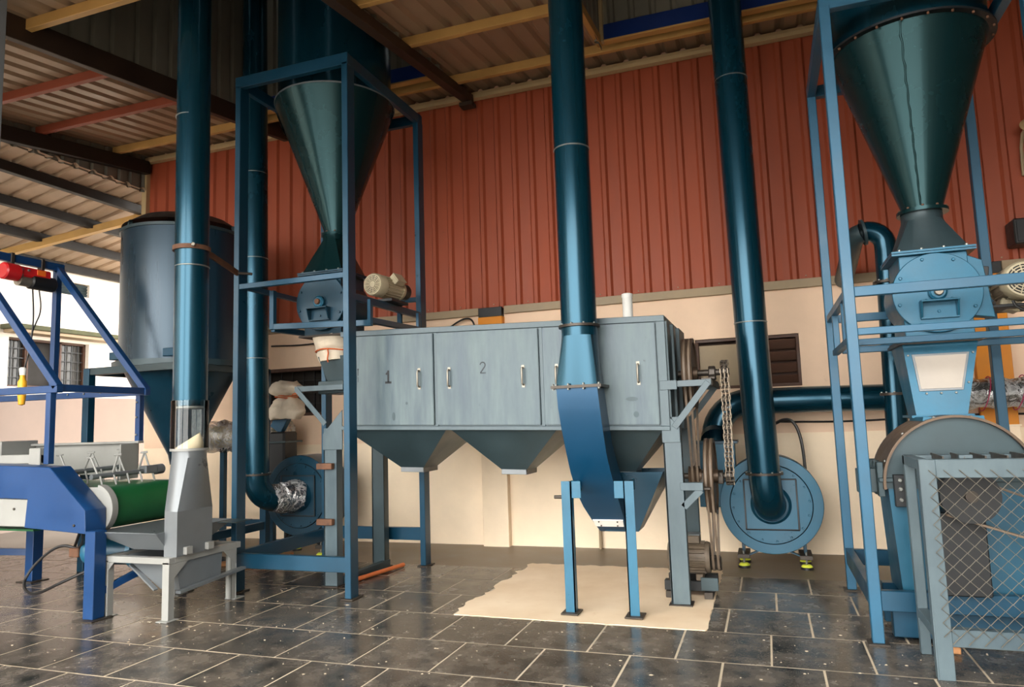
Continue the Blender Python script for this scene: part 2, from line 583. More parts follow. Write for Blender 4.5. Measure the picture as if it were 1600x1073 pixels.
floor = structure('floor', 'dark slate tiled floor with pale joints', (0, 0, 0))
MB().box(-8.1, 4.2, -1.2, 7.3, -0.12, -0.0018).build('grout_bed', 'grout', floor, smooth=0)
ROWS = [(1.49, 2.01, -0.30), (2.01, 2.51, -0.05), (2.51, 3.03, -0.303), (3.03, 3.53, -0.045), (3.53, 4.045, -0.303), (4.045, 4.595, -0.06),
        (4.595, 5.14, -0.32), (5.14, 5.65, -0.02), (5.65, 6.15, -0.27)]
TW = 0.4925
PX0, PX1, PY0, PY1 = -2.12, -0.435, 4.595, 6.36
_tiles = {}
for (y0, y1, ph) in ROWS:
    k0 = int(math.floor((-8.0 - ph) / TW))
    for k in range(k0, k0 + 20):
        spans = [(ph + k * TW, ph + (k + 1) * TW)]
        if y0 >= PY0 - 0.01 and y1 <= PY1:
            new = []
            for a, b in spans:
                if b <= PX0 or a >= PX1:
                    new.append((a, b))
                else:
                    if a < PX0 - 0.05:
                        new.append((a, PX0))
                    if b > PX1 + 0.05:
                        new.append((PX1, b))
            spans = new
        for a, b in spans:
            key = (round(b - a, 3), round(y1 - y0, 3))
            g = 0.005
            cx, cy = (a + b) / 2, (y0 + y1) / 2
            dz = random.uniform(-0.0012, 0.0008)
            if key not in _tiles:
                hx, hy = (b - a) / 2 - g, (y1 - y0) / 2 - g
                o = MB().box(-hx, hx, -hy, hy, -0.02, 0.0).build('tile', 'tile', floor, bevel=0.0025, smooth=0)
                _tiles[key] = o
            else:
                o = share(_tiles[key], floor, (0, 0, 0), name='tile')
            o.location = (cx, cy, dz)
MB().box(-8.1, 4.2, 6.15, 7.3, -0.05, -0.001).build('cement_strip', 'screed', floor, smooth=0)
MB().box(-8.1, 4.2, -1.2, 1.49, -0.05, -0.001).build('cement_strip', 'concrete', floor, smooth=0)
# cream patch set into the tiles, with a ragged edge
pts = []
n = 34
for i in range(n):
    pts.append((PX0 - 0.012 + random.uniform(-0.03, 0.035), PY0 + (PY1 - PY0) * i / n))
for i in range(n):
    pts.append((PX0 + (PX1 - PX0) * i / n, PY1 + random.uniform(-0.02, 0.02)))
for i in range(n):
    pts.append((PX1 + 0.004 + random.uniform(-0.008, 0.01), PY1 + (PY0 - PY1) * i / n))
for i in range(n):
    pts.append((PX1 + (PX0 - PX1) * i / n, PY0 + random.uniform(-0.008, 0.008)))
tag(MB().prism(pts, 'z', -0.015, 0.003).build('cement_patch', 'patch', floor, smooth=0), 'cream cement patch in the tiled floor')

wall = structure('wall_back', 'cream plastered wall behind the machines')


def wall_boxes(x0, x1, z0, z1, y, holes, mname, name):
    """a wall slab cut round its openings"""
    xs = sorted({x0, x1, *[h[0] for h in holes], *[h[1] for h in holes]})
    m = MB()
    for a, b in zip(xs[:-1], xs[1:]):
        hs = [h for h in holes if h[0] < (a + b) / 2 < h[1]]
        if not hs:
            m.box(a, b, y, 7.46, z0, z1)
        else:
            h = hs[0]
            m.box(a, b, y, 7.46, z0, h[2])
            m.box(a, b, y, 7.46, h[3], z1)
    return m.build(name, mname, wall, smooth=0)


WIN1 = (-5.95, -5.0, 1.46, 2.04)
WIN2 = (-0.62, 0.345, 1.555, 2.055)
wall_boxes(-7.75, 3.3, -0.04, 1.112, 7.24, [], 'plaster_low', 'lower_plaster')
MB().box(-7.75, 3.3, 7.252, 7.46, 1.112, 1.13).build('groove', 'plaster_up', wall, smooth=0)
wall_boxes(-7.75, 3.3, 1.13, 2.53, 7.243, [WIN1, WIN2], 'plaster_up', 'upper_plaster')
MB().box(-7.75, 3.3, 7.27, 7.46, 2.53, 5.35).build('backing', 'plaster_up', wall, smooth=0)
for i, (a, b) in enumerate(((-2.92, -2.63), (1.75, 2.03))):
    p = structure('pilaster', ['pilaster with orange top above the grey machine',
                               'orange pilaster beside the cyclone frame'][i])
    MB().box(a, b, 7.155, 7.245, -0.02, 1.135).build('base', 'plaster_low', p, bevel=0.004)
    MB().box(a + 0.004, b - 0.004, 7.158, 7.245, 1.135, 2.455).build('shaft', 'orange_paint', p, bevel=0.004)
    MB().box(a + 0.008, b - 0.008, 7.165, 7.245, 2.455, 2.56).build('cap', 'charcoal', p, bevel=0.004)  # darkness of the gap above the shaft, painted as a solid dark box
    MB().box(a - 0.01, b + 0.01, 7.150, 7.25, 1.125, 1.14).build('band', 'plaster_low', p, bevel=0.002)

col_ = structure('column', 'pale grey steel column at the open side of the shed')
MB().box(-4.065, -3.945, 2.54, 2.66, 0.0, roof_z(2.6) - 0.01).build('shaft', 'silver', col_, bevel=0.004)
MB().box(-4.12, -3.89, 2.49, 2.71, 0.0, 0.015).build('base_plate', 'dark_steel', col_, bevel=0.002)

clad = structure('wall_cladding', 'brick red ribbed steel cladding on the upper wall')
for k in range(11):
    corr('cladding_sheet', 'clad', clad, (-7.75 + k * 1.0, 7.235, 2.545), (1, 0, 0), (0, 0, 1), (0, -1, 0), 1.0, 2.46, 0.2, 0.06, 0.028, 0.022)
_pts = []
for k in range(54):
    _pts.append((-7.6 + k * 0.2 + 0.05, 7.232, 2.60))
bolts(clad, [p for i, p in enumerate(_pts) if i % 2 == 0], (0, -1, 0), 0.007, 0.008, 'flash', 'screw')
tag(MB().box(-7.75, -2.925, 7.195, 7.24, 2.484, 2.568).box(-2.625, 1.745, 7.195, 7.24, 2.484, 2.568).box(2.035, 3.3, 7.195, 7.24, 2.484, 2.568)
    .build('trim_1', 'flash', None, bevel=0.003), 'stone coloured flashing under the red cladding', kind='structure')
t2 = MB().box(-7.75, 3.3, 7.13, 7.21, 4.968, 5.012).box(-7.75, 3.3, 7.15, 7.21, 5.012, 5.05)
tag(t2.build('trim_2', 'gutter', None, bevel=0.003), 'cream flashing along the top of the red cladding', kind='structure')
tag(MB().box(-7.82, -7.74, 7.17, 7.26, 2.4, 5.0).build('trim_3', 'gutter', None, bevel=0.004), 'cream corner flashing at the end of the cladding', kind='structure')
tag(MB().box(3.3, 3.5, -7.0, 7.46, -0.04, 5.4).build('wall_right_blocker', 'concrete', None, smooth=0), 'dull concrete end wall, added out of view to block sky from the right', kind='structure')  # unseen; lengthened and kept dull so less light reaches the machine sides

# windows in the back wall
w = structure('window_1', 'dark barred window in the back wall')
x0, x1, z0, z1 = WIN1
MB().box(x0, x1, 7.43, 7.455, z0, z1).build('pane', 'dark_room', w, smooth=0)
MB().hollow(x0, x1, 7.30, 7.36, z0, z1, 0.035).build('frame', 'brown_wood', w, bevel=0.004)
for k in range(5):
    x = x0 + 0.16 + k * 0.16
    MB().box(x - 0.006, x + 0.006, 7.315, 7.33, z0 + 0.03, z1 - 0.03).build('bar', 'charcoal', w)
for k in range(3):
    z = z0 + 0.15 + k * 0.14
    MB().box(x0 + 0.03, x1 - 0.03, 7.312, 7.324, z - 0.006, z + 0.006).build('rail', 'charcoal', w)
MB().box(x0 - 0.04, x1 + 0.04, 7.20, 7.30, z1 - 0.04, z1 + 0.0).build('lintel', 'brown_wood', w, bevel=0.004)
w = structure('window_2', 'brown louvred window behind the tall duct')
x0, x1, z0, z1 = WIN2
MB().box(x0, x1, 7.43, 7.455, z0, z1).build('backing_board', 'brown_wood', w, smooth=0)
MB().hollow(x0, x1, 7.27, 7.34, z0, z1, 0.03).build('frame', 'brown_wood', w, bevel=0.004)
MB().box(x0 + 0.03, -0.10, 7.30, 7.315, z0 + 0.03, z1 - 0.06).build('shutter_board', 'flash', w, bevel=0.003)
for k in range(4):
    z = z0 + 0.07 + k * 0.115
    MB().bar((-0.09, 7.33, z), (x1 - 0.03, 7.33, z), 0.016, 0.10, (0, -0.5, 1)).build('louvre', 'brown_wood', w, bevel=0.003)

# ------------------------------------------------------------------ roof of the shed
roof = structure('roof', 'ribbed sheet roof on purlins and rafters')
_vl = math.sqrt(1 + 0.13 ** 2)
_v = (0, 1 / _vl, 0.13 / _vl)
_n = (0, -0.13 / _vl, 1 / _vl)


def roof_strip(x0, x1, y0, y1, parts):
    wd = (x1 - x0) / parts
    for k in range(parts):
        corr('roof_sheet', 'sheet', roof, (x0 + k * wd, y0, roof_z(y0)), (1, 0, 0), _v, _n, wd + 0.002, (y1 - y0) * _vl, 0.2, 0.06, 0.035, 0.03)


AX0, AX1, AY0, AY1 = -5.38, -2.95, 3.86, 6.47
BX0, BX1, BY0, BY1 = -1.26, 3.3, 3.86, 6.5
roof_strip(-7.80, AX0, ROOF_FRONT, 7.42, 2)
roof_strip(AX0, AX1, ROOF_FRONT, AY0, 2)
roof_strip(AX0, AX1, AY1, 7.42, 2)
roof_strip(AX1, BX0, ROOF_FRONT, 7.42, 2)
roof_strip(BX0, BX1, ROOF_FRONT, BY0, 4)
roof_strip(BX0, BX1, BY1, 7.42, 4)


def purlin(x0, x1, y, material='purlin', h=0.09, w_=0.055):
    z = roof_z(y) - 0.003
    MB().bar((x0, y, z - h / 2), (x1, y, z - h / 2), w_, h).build('purlin', material, roof, bevel=0.004)


for y in (0.5, 1.3, 2.1, 2.95, 3.80):
    purlin(-7.75, 3.3, y)
purlin(-7.75, AX0, 4.76, 'purlin_red')
purlin(-7.75, AX0, 5.63, 'purlin_red')
purlin(AX1, BX0, 4.70)
purlin(AX1, BX0, 5.58)
purlin(-7.75, 3.3, 6.66)


def rafter(x, y0, y1, top, h, w_, material):
    p0, p1 = (x, y0, roof_z(y0) - top - h / 2), (x, y1, roof_z(y1) - top - h / 2)
    return MB().bar(p0, p1, w_, h).build('rafter', material, roof, bevel=0.004)


rafter(-2.92, ROOF_FRONT, 7.1, 0.085, 0.10, 0.10, 'rafter')
MB().box(-3.0, -2.84, 6.98, 7.10, roof_z(7) - 0.235, roof_z(7) - 0.19).build('bracket', 'rafter', roof, bevel=0.004)
MB().box(-3.05, -2.92, 6.93, 7.04, roof_z(7) - 0.09, roof_z(7) - 0.0).build('bracket', 'rafter', roof, bevel=0.004)
rafter(AX0 - 0.03, ROOF_FRONT, 7.1, 0.0, 0.20, 0.07, 'rafter')
MB().bar((AX0 - 0.09, AY0, roof_z(AY0) - 0.01), (AX0 - 0.09, AY1, roof_z(AY1) - 0.01), 0.05, 0.05).build('angle_rail', 'flash', roof, bevel=0.003)
rafter(-7.70, ROOF_FRONT, 7.15, 0.10, 0.17, 0.10, 'beam_black')
rafter(1.2, ROOF_FRONT, 3.9, 0.085, 0.10, 0.10, 'rafter')
for x0, x1, y in ((AX0, AX1, AY1), (BX0, BX1, BY1)):
    MB().box(x0, x1, y - 0.05, y, 4.945, 5.105).build('blue_beam', 'navy', roof, bevel=0.004)
    MB().box(x0, x1, y - 0.06, y + 0.02, 4.925, 4.945).build('angle_rail', 'purlin', roof, bevel=0.003)
MB().box(BX0 - 0.03, BX0 + 0.03, BY1 - 0.08, BY1 - 0.02, 4.92, 6.7).build('post', 'gutter', roof, bevel=0.004)
rafter(BX0 - 0.02, AY0, BY1, 0.0, 0.09, 0.05, 'purlin')
# raised housings over the two roof openings
for x0, x1, y0, y1 in ((AX0, AX1, AY0, AY1), (BX0, BX1, BY0, BY1)):
    zb, zt = 4.62, 6.75
    hs = structure('roof_housing', 'raised sheet housing over the roof opening above the tall cyclone' if x0 == AX0 else
                   'raised sheet housing over the roof opening above the wide cyclone')
    nx = max(1, round((x1 - x0)))
    wd = (x1 - x0) / nx
    for k in range(nx):
        corr('wall_sheet', 'sheet_grey', hs, (x0 + k * wd, y1 + 0.005, 5.08), (1, 0, 0), (0, 0, 1), (0, 1, 0), wd, zt - 5.08, 0.2, 0.05, 0.03, 0.02)
        corr('wall_sheet', 'sheet_grey', hs, (x0 + k * wd, y0 - 0.005, zb), (1, 0, 0), (0, 0, 1), (0, -1, 0), wd, zt - zb, 0.2, 0.05, 0.03, 0.02)  # front wall out of view, added to keep the opening dark
        corr('roof_sheet', 'sheet_grey', hs, (x0 + k * wd, y0 - 0.3, zt), (1, 0, 0), (0, 1, 0), (0, 0, 1), wd, y1 - y0 + 0.6, 0.2, 0.05, 0.03, 0.02)  # unseen top, added so the housing stays dark inside
    ny = 3
    wy = (y1 - y0) / ny
    for k in range(ny):
        ya = y0 + k * wy
        for x, s in ((x0, -1), (x1, 1)):
            corr('wall_sheet', 'sheet_grey', hs, (x + s * 0.005, ya, roof_z(ya) - 0.02), (0, 1, 0), (0, 0, 1), (s, 0, 0), wy, zt - roof_z(ya) + 0.02, 0.2, 0.05, 0.03, 0.02)

# ------------------------------------------------------------------ lean-to canopy and the white building across the yard
can = structure('canopy_roof', 'low ribbed canopy roof towards the white building')


def can_z(x):
    return 4.60 + 0.20 * (x + 7.75)


_cl = math.sqrt(1 + 0.20 ** 2)
for k in range(13):
    corr('roof_sheet', 'sheet_lit', can, (-7.74, 0.0 + k * 1.0, can_z(-7.74)), (0, 1, 0), (-1 / _cl, 0, -0.20 / _cl), (-0.20 / _cl, 0, 1 / _cl), 1.0, 2.74 * _cl, 0.25, 0.06, 0.03, 0.03)
for x in (-8.15, -8.9, -9.65, -10.42):
    MB().bar((x, 0, can_z(x) - 0.065), (x, 13, can_z(x) - 0.065), 0.09, 0.12).build('purlin', 'beam_black', can, bevel=0.004)
for ya, yb in ((1.3, 1.0), (4.3, 3.8), (7.62, 6.95), (11.0, 10.4)):
    MB().bar((-7.78, ya, can_z(-7.78) - 0.14), (-10.45, yb, can_z(-10.45) - 0.14), 0.09, 0.10).build('rafter', 'purlin', can, bevel=0.004)
for k in range(10):
    ya = 1.0 + k * 0.97
    corr('sky_gap_cover', 'sheet_grey', can, (-7.77, ya, can_z(-7.77) - 0.02), (0, 1, 0), (0, 0, 1), (-1, 0, 0), 0.972, max(0.1, roof_z(ya + 0.5) - can_z(-7.77) + 0.12), 0.2, 0.05, 0.03, 0.02)  # added strip that blocks the sky gap between main roof and canopy

wl = structure('wall_left', 'white building front across the yard')
W3 = (7.33, 8.66, 2.07, 2.81)
W4 = (7.80, 8.63, 3.59, 3.80)


def left_boxes(y0, y1, z0, z1, holes, mname, name, x=-10.5):
    ys = sorted({y0, y1, *[h[0] for h in holes], *[h[1] for h in holes]})
    m = MB()
    for a, b in zip(ys[:-1], ys[1:]):
        hs = [h for h in holes if h[0] < (a + b) / 2 < h[1]]
        if not hs:
            m.box(x - 0.25, x, a, b, z0, z1)
        else:
            m.box(x - 0.25, x, a, b, z0, hs[0][2])
            m.box(x - 0.25, x, a, b, hs[0][3], z1)
    return m.build(name, mname, wl, smooth=0)


left_boxes(-6, 18, -0.06, 1.93, [], 'building_shade', 'lower_plaster', -10.485)
left_boxes(-6, 18, 1.93, 3.2, [W3], 'building', 'middle_plaster')
left_boxes(-6, 18, 3.2, 6.5, [W4], 'building', 'upper_plaster')
MB().box(-10.5, -10.20, 7.19, 9.19, 2.91, 2.98).build('ledge', 'moss', wl, bevel=0.01)
MB().box(-10.5, -10.24, 7.24, 9.14, 2.86, 2.91).build('ledge_soffit', 'flash', wl, bevel=0.005)
w = structure('window_3', 'dark barred window of the white building')
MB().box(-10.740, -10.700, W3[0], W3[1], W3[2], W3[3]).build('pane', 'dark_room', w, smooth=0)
for a, b in ((W3[0], 7.67), (7.67, 8.21), (8.21, W3[1])):
    MB().box(-10.640, -10.580, a, a + 0.03, W3[2], W3[3]).box(-10.640, -10.580, b - 0.03, b, W3[2], W3[3]).box(-10.640, -10.580, a, b, W3[2], W3[2] + 0.03) \
        .box(-10.640, -10.580, a, b, W3[3] - 0.03, W3[3]).build('frame', 'brown_wood', w, bevel=0.004)
for a, b in ((W3[0], 7.67), (8.21, W3[1])):
    nb = max(2, int((b - a) / 0.09))
    for k in range(1, nb):
        y = a + (b - a) * k / nb
        MB().box(-10.620, -10.605, y - 0.007, y + 0.007, W3[2], W3[3]).build('bar', 'charcoal', w)
    for k in range(1, 5):
        z = W3[2] + (W3[3] - W3[2]) * k / 5
        MB().box(-10.610, -10.600, a, b, z - 0.006, z + 0.006).build('rail', 'charcoal', w)
    MB().box(-10.670, -10.665, a, b, W3[2], W3[3]).build('glass', 'pane', w, smooth=0)
w = structure('window_4', 'small grey vent window high on the white building')
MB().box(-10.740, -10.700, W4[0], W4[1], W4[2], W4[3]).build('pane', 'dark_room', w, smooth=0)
for k in range(4):
    z = W4[2] + 0.03 + k * 0.048
    MB().bar((-10.560, W4[0], z), (-10.560, W4[1], z), 0.01, 0.05, (0.6, 0, 1)).build('louvre', 'slate', w)


# ------------------------------------------------------------------ grey drum separator with three doors
sep = thing('drum_separator', 'long grey drum separator with numbered doors and three hoppers beneath', 'machine', (-2.04, 5.55, 0))


def tilt(x, y, z):
    return (x, y, z - 0.0285 * (x + 0.65))


BX = (-3.325, -0.655)
MB().box(BX[0], BX[1], 5.135, 5.975, 1.21, 2.025).map(tilt).build('body', 'grey_frame', sep, bevel=0.004)
MB().box(BX[0] - 0.02, BX[1] + 0.012, 5.118, 5.99, 1.985, 2.03).map(tilt).build('top_rail', 'grey_frame', sep, bevel=0.003)
MB().box(BX[0] - 0.02, BX[1] + 0.012, 5.118, 5.99, 1.205, 1.236).map(tilt).build('bottom_rail', 'grey_frame', sep, bevel=0.003)
for x in (-2.462, -1.578):
    MB().box(x - 0.014, x + 0.014, 5.124, 5.14, 1.236, 1.985).map(tilt).build('mullion', 'grey_frame', sep, bevel=0.002)
MB().box(-0.705, -0.643, 5.120, 5.14, 1.236, 1.985).map(tilt).build('end_stile', 'grey_frame', sep, bevel=0.002)
for y0_, y1_, e in ((5.14, 5.30, 0.012), (5.36, 5.50, 0.03), (5.62, 5.98, 0.045)):
    MB().box(-0.66, -0.64 + e, y0_, y1_, 1.21, 1.99).map(tilt).build('end_rib', 'slate', sep, bevel=0.003)
MB().box(-0.66, -0.628, 5.3, 5.9, 1.30, 1.90).map(tilt).build('end_plate', 'slate', sep, bevel=0.003)


def pull_handle(x, z, parent, y=5.108):
    m = MB().box(x - 0.012, x + 0.012, y - 0.004, y, z - 0.085, z - 0.058).box(x - 0.012, x + 0.012, y - 0.004, y, z + 0.058, z + 0.085)
    m.sweep([(x, y, z - 0.066), (x, y - 0.030, z - 0.060), (x, y - 0.034, z - 0.045), (x, y - 0.034, z + 0.045), (x, y - 0.030, z + 0.060), (x, y, z + 0.066)], 0.008, 8)
    m.map(tilt)
    h = m.build('handle', 'handle', parent)
    return h


DOORS = [(-3.30, -2.480, -3.204, -2.603), (-2.444, -1.596, -2.338, -1.721), (-1.560, -0.712, -1.455, -0.846)]
for i, (a, b, h0, h1) in enumerate(DOORS):
    d = MB().box(a, b, 5.108, 5.136, 1.246, 1.978).map(tilt).build('door', 'grey_blue', sep, bevel=0.004, seg=2)
    for h in (h0, h1):
        pull_handle(h, 1.615, d)
    for (sx, sz, sw, sh_) in ([(-2.84, 1.315, 0.013, 0.034), (-2.72, 1.42, 0.01, 0.012)] if i == 0 else [] if i == 1 else [(-0.875, 1.32, 0.02, 0.022), (-0.90, 1.43, 0.045, 0.016)]):
        q = [(sx + sw * math.cos(a_), sz + sh_ * math.sin(a_)) for a_ in [2 * math.pi * k / 14 for k in range(14)]]
        MB().prism(q, 'y', 5.1065, 5.1085).map(tilt).build('smudge', 'slate', d)
    if i == 0:
        MB().box(-3.172, -3.166, 5.1065, 5.1085, 1.655, 1.70).box(-3.176, -3.162, 5.1065, 5.1085, 1.70, 1.712).box(-3.171, -3.167, 5.1065, 5.1085, 1.60, 1.64).map(tilt).build('scribble', 'ink_soft', d)
        m = MB()
        y = 5.1065
        m.box(-2.893, -2.876, y, y + 0.003, 1.592, 1.690)
        m.bar((-2.879, y + 0.0015, 1.684), (-2.906, y + 0.0015, 1.657), 0.003, 0.013, (1, 0, 1))
        m.box(-2.914, -2.856, y, y + 0.003, 1.582, 1.600)
        m.map(tilt).build('number_one', 'ink', d)
    if i == 1:
        y = 5.1065
        path = arc((-2.052, y + 0.0015, 1.710), (1, 0, 0), (0, 0, 1), 0.021, math.radians(175), math.radians(-35), 10)
        path += [Vector((-2.073, y + 0.0015, 1.648)), Vector((-2.028, y + 0.0015, 1.648))]
        m = MB()
        for p, q in zip(path[:-1], path[1:]):
            m.bar(p, q, 0.008, 0.003, (0, 1, 0))
        m.map(tilt).build('number_two', 'ink_soft', d)

HOPS = [(-3.31, -2.40, -2.84), (-2.345, -1.49, -1.93), (-1.44, -0.70, -1.06)]
for a, b, c in HOPS:
    top = [(a, 5.15, 1.207), (b, 5.15, 1.207), (b, 5.965, 1.207), (a, 5.965, 1.207)]
    bot = [(c - 0.10, 5.42, 0.885), (c + 0.10, 5.42, 0.885), (c + 0.10, 5.68, 0.885), (c - 0.10, 5.68, 0.885)]
    h = MB().loft([top, bot], False, False).map(tilt).build('hopper', 'slate', sep, smooth=0)
    sol = h.modifiers.new('thickness', 'SOLIDIFY')
    sol.thickness = 0.004
    MB().box(c - 0.105, c + 0.105, 5.41, 5.42, 0.848, 0.888).box(c - 0.105, c + 0.105, 5.68, 5.69, 0.848, 0.888).box(c - 0.105, c - 0.098, 5.42, 5.68, 0.848, 0.888) \
        .box(c + 0.098, c + 0.105, 5.42, 5.68, 0.848, 0.888).map(tilt).build('outlet_collar', 'silver', h, bevel=0.002)

# legs: channel sections
for (x, y, m_) in ((-0.64, 5.18, 'grey_frame'), (-3.465, 5.18, 'grey_frame'), (-0.62, 5.93, 'slate'), (-3.465, 5.95, 'slate')):
    wd = 0.062
    leg = MB().box(x - wd, x + wd, y - 0.04, y - 0.028, 0.012, 1.30).box(x - wd, x - wd + 0.012, y - 0.04, y + 0.05, 0.012, 1.24) \
        .box(x + wd - 0.012, x + wd, y - 0.04, y + 0.05, 0.012, 1.24).build('leg', m_, sep, bevel=0.002)
    MB().box(x - 0.08, x + 0.08, y - 0.06, y + 0.08, 0.0, 0.012).build('foot_plate', 'dark_steel', leg, bevel=0.002)
MB().prism([(-0.705, 1.24), (-0.705, 1.36), (-0.58, 1.23), (-0.58, 1.12), (-0.705, 1.12)], 'y', 5.13, 5.142).build('gusset', 'grey_frame', sep, bevel=0.002)
MB().prism([(-3.34, 1.24), (-3.34, 1.45), (-3.53, 1.25), (-3.53, 1.12), (-3.34, 1.12)], 'y', 5.13, 5.142).build('gusset', 'grey_frame', sep, bevel=0.002)
MB().box(-3.44, -3.385, 5.24, 5.99, 0.0, 0.07).build('base_rail', 'slate', sep, bevel=0.003)
for z in (0.985, 0.53):
    MB().box(-3.57, -3.42, 5.09, 5.135, z - 0.025, z + 0.025).build('clamp_block', 'rust', sep, bevel=0.004)
# end brackets that carry the shafts
for s, xa, xb, zt in ((1, -0.665, -0.345, 1.555), (-1, -3.33, -3.815, 1.665)):
    for y in (5.135, 5.93):
        MB().box(min(xa, xb), max(xa, xb), y - 0.006, y + 0.05, zt - 0.045, zt).build('bracket_arm', 'grey_frame', sep, bevel=0.002)
        MB().bar((xb - s * 0.02, y - 0.012, zt - 0.02), (xa + s * 0.05 if s > 0 else -3.50, y - 0.012, zt - 0.33), 0.008, 0.045, (0.7 * s, 0, 0.7)).build('bracket_brace', 'grey_frame', sep, bevel=0.002)
    MB().box(min(xb, xb - s * 0.07), max(xb, xb - s * 0.07), 5.16, 5.95, zt, zt + 0.012).build('bearing_seat', 'dark_steel', sep, bevel=0.002)
    MB().box(xb - 0.005, xb + 0.005, 5.16, 5.95, zt - 0.045, zt).build('bracket_arm', 'dark_steel', sep, bevel=0.002)
MB().box(-0.70, -0.58, 5.112, 5.13, 1.492, 1.558).build('bracket_shoe', 'grey_frame', sep, bevel=0.002)
MB().box(-0.60, -0.445, 5.135, 5.185, 0.785, 0.84).build('bracket_arm', 'grey_frame', sep, bevel=0.002)
MB().bar((-0.46, 5.15, 0.79), (-0.585, 5.15, 0.67), 0.02, 0.05, (0.7, 0, 0.7)).build('bracket_brace', 'grey_frame', sep, bevel=0.002)
MB().box(-0.47, -0.40, 5.185, 5.93, 0.785, 0.80).build('bearing_seat', 'dark_steel', sep, bevel=0.002)
# upper shaft, pulley, sprocket
YS = 5.52
MB().cyl((-0.66, YS, 1.622), (-0.235, YS, 1.622), 0.024, seg=16).build('shaft', 'dark_steel', sep)


def vpulley(x, z, R, name, parent, w=0.07, mats='pulley'):
    prof = [(0.03, -w / 2), (R - 0.03, -w / 2 + 0.012), (R - 0.03, -w / 2), (R, -w / 2), (R - 0.014, -w / 4), (R, 0), (R - 0.014, w / 4), (R, w / 2), (R - 0.03, w / 2),
            (R - 0.03, w / 2 - 0.012), (0.05, w / 2 - 0.012), (0.05, w / 2 + 0.02), (0.03, w / 2 + 0.02)]
    return MB().lathe(prof, (x, YS, z), (1, 0, 0), 40, closed=True).build(name, mats, parent)


vpulley(-0.522, 1.622, 0.268, 'pulley', sep, 0.075)
MB().prism([(5.44, 1.567), (5.60, 1.567), (5.60, 1.59), (5.565, 1.60), (5.565, 1.645), (5.545, 1.67), (5.495, 1.67), (5.475, 1.645), (5.475, 1.60), (5.44, 1.59)], 'x', -0.385, -0.335) \
    .build('pillow_block', 'dark_steel', sep, bevel=0.006)
MB().lathe([(0.02, -0.03), (0.045, -0.03), (0.045, -0.012), (0.082, -0.012), (0.082, 0.012), (0.045, 0.012), (0.045, 0.02), (0.02, 0.02)], (-0.268, YS, 1.622), (1, 0, 0), 24, closed=True).build('sprocket', 'dark_steel', sep)
# lower shaft
MB().cyl((-0.62, YS, 0.855), (-0.255, YS, 0.855), 0.022, seg=16).build('shaft', 'dark_steel', sep)
vpulley(-0.415, 0.855, 0.278, 'pulley', sep, 0.065)
vpulley(-0.535, 0.855, 0.075, 'small_pulley', sep, 0.075)
MB().lathe([(0.02, -0.03), (0.045, -0.03), (0.045, -0.012), (0.062, -0.012), (0.062, 0.012), (0.045, 0.012), (0.045, 0.02), (0.02, 0.02)], (-0.285, YS, 0.855), (1, 0, 0), 24, closed=True).build('sprocket', 'dark_steel', sep)
for x in (-0.475, -0.345):
    MB().prism([(5.46, 0.80), (5.58, 0.80), (5.56, 0.84), (5.555, 0.88), (5.52, 0.90), (5.485, 0.88), (5.48, 0.84)], 'x', x - 0.02, x + 0.02).build('pillow_block', 'dark_steel', sep, bevel=0.005)


def belt_loop(c0, r0, c1, r1, n=18):
    """closed loop round two circles in the yz plane, c = (y, z), upper first"""
    d = Vector((c1[0] - c0[0], c1[1] - c0[1]))
    L = d.length
    ang = math.atan2(d.y, d.x)
    a = math.acos((r0 - r1) / L)
    out = []
    for k in range(n + 1):
        t = ang + a + (2 * math.pi - 2 * a) * k / n
        out.append((c0[0] + r0 * math.cos(t), c0[1] + r0 * math.sin(t)))
    for k in range(n + 1):
        t = ang - a + 2 * a * k / n
        out.append((c1[0] + r1 * math.cos(t), c1[1] + r1 * math.sin(t)))
    return out


def belt(x, c0, r0, c1, r1, w_, t, name, parent, material):
    o = belt_loop(c0, r0 + t, c1, r1 + t)
    i = belt_loop(c0, r0, c1, r1)
    lo = []
    for (a, b) in zip(o, i):
        lo.append([(x - w_ / 2, a[0], a[1]), (x + w_ / 2, a[0], a[1]), (x + w_ / 2, b[0], b[1]), (x - w_ / 2, b[0], b[1])])
    lo.append(lo[0])
    return MB().loft(lo, False, False).build(name, material, parent)


for dx in (-0.018, 0.018):
    belt(-0.522 + dx, (YS, 1.622), 0.256, (YS, 0.855), 0.064, 0.016, 0.012, 'drive_belt', sep, 'belt_rubber')
    belt(-0.415 + dx, (YS, 0.855), 0.266, (YS, 0.225), 0.042, 0.016, 0.012, 'drive_belt', sep, 'belt_rubber')
# double roller chain between the sprockets: every link a small plate pair
lp = belt_loop((YS, 1.622), 0.082, (YS, 0.855), 0.062, 16)
dense = []
for a, b in zip(lp, lp[1:] + lp[:1]):
    dense.append((Vector((0, a[0], a[1])), Vector((0, b[0], b[1]))))
tot = sum((b - a).length for a, b in dense)
N = 58
marks = []
acc, k = 0.0, 0
for a, b in dense:
    L = (b - a).length
    while k * tot / N < acc + L and L > 1e-9:
        marks.append(a + (b - a) * ((k * tot / N - acc) / L))
        k += 1
    acc += L
m, m_r = MB(), MB()
for i, p in enumerate(marks):
    q = marks[(i + 1) % len(marks)]
    xs = -0.276 - (p.z - 1.24) * -0.012
    for dx in (-0.026, 0.0, 0.026):
        off = 0.0 if i % 2 else 0.004
        m.bar(p + Vector((xs + dx + off, 0, 0)), q + Vector((xs + dx + off, 0, 0)), 0.004, 0.017, (0, 1, 0.02))
    m_r.cyl(p + Vector((xs - 0.024, 0, 0)), p + Vector((xs + 0.026, 0, 0)), 0.0075, seg=8)
tag(m.build('chain_plates', 'chain', sep), kind='stuff')
tag(m_r.build('chain_rollers', 'dark_steel', sep), kind='stuff')
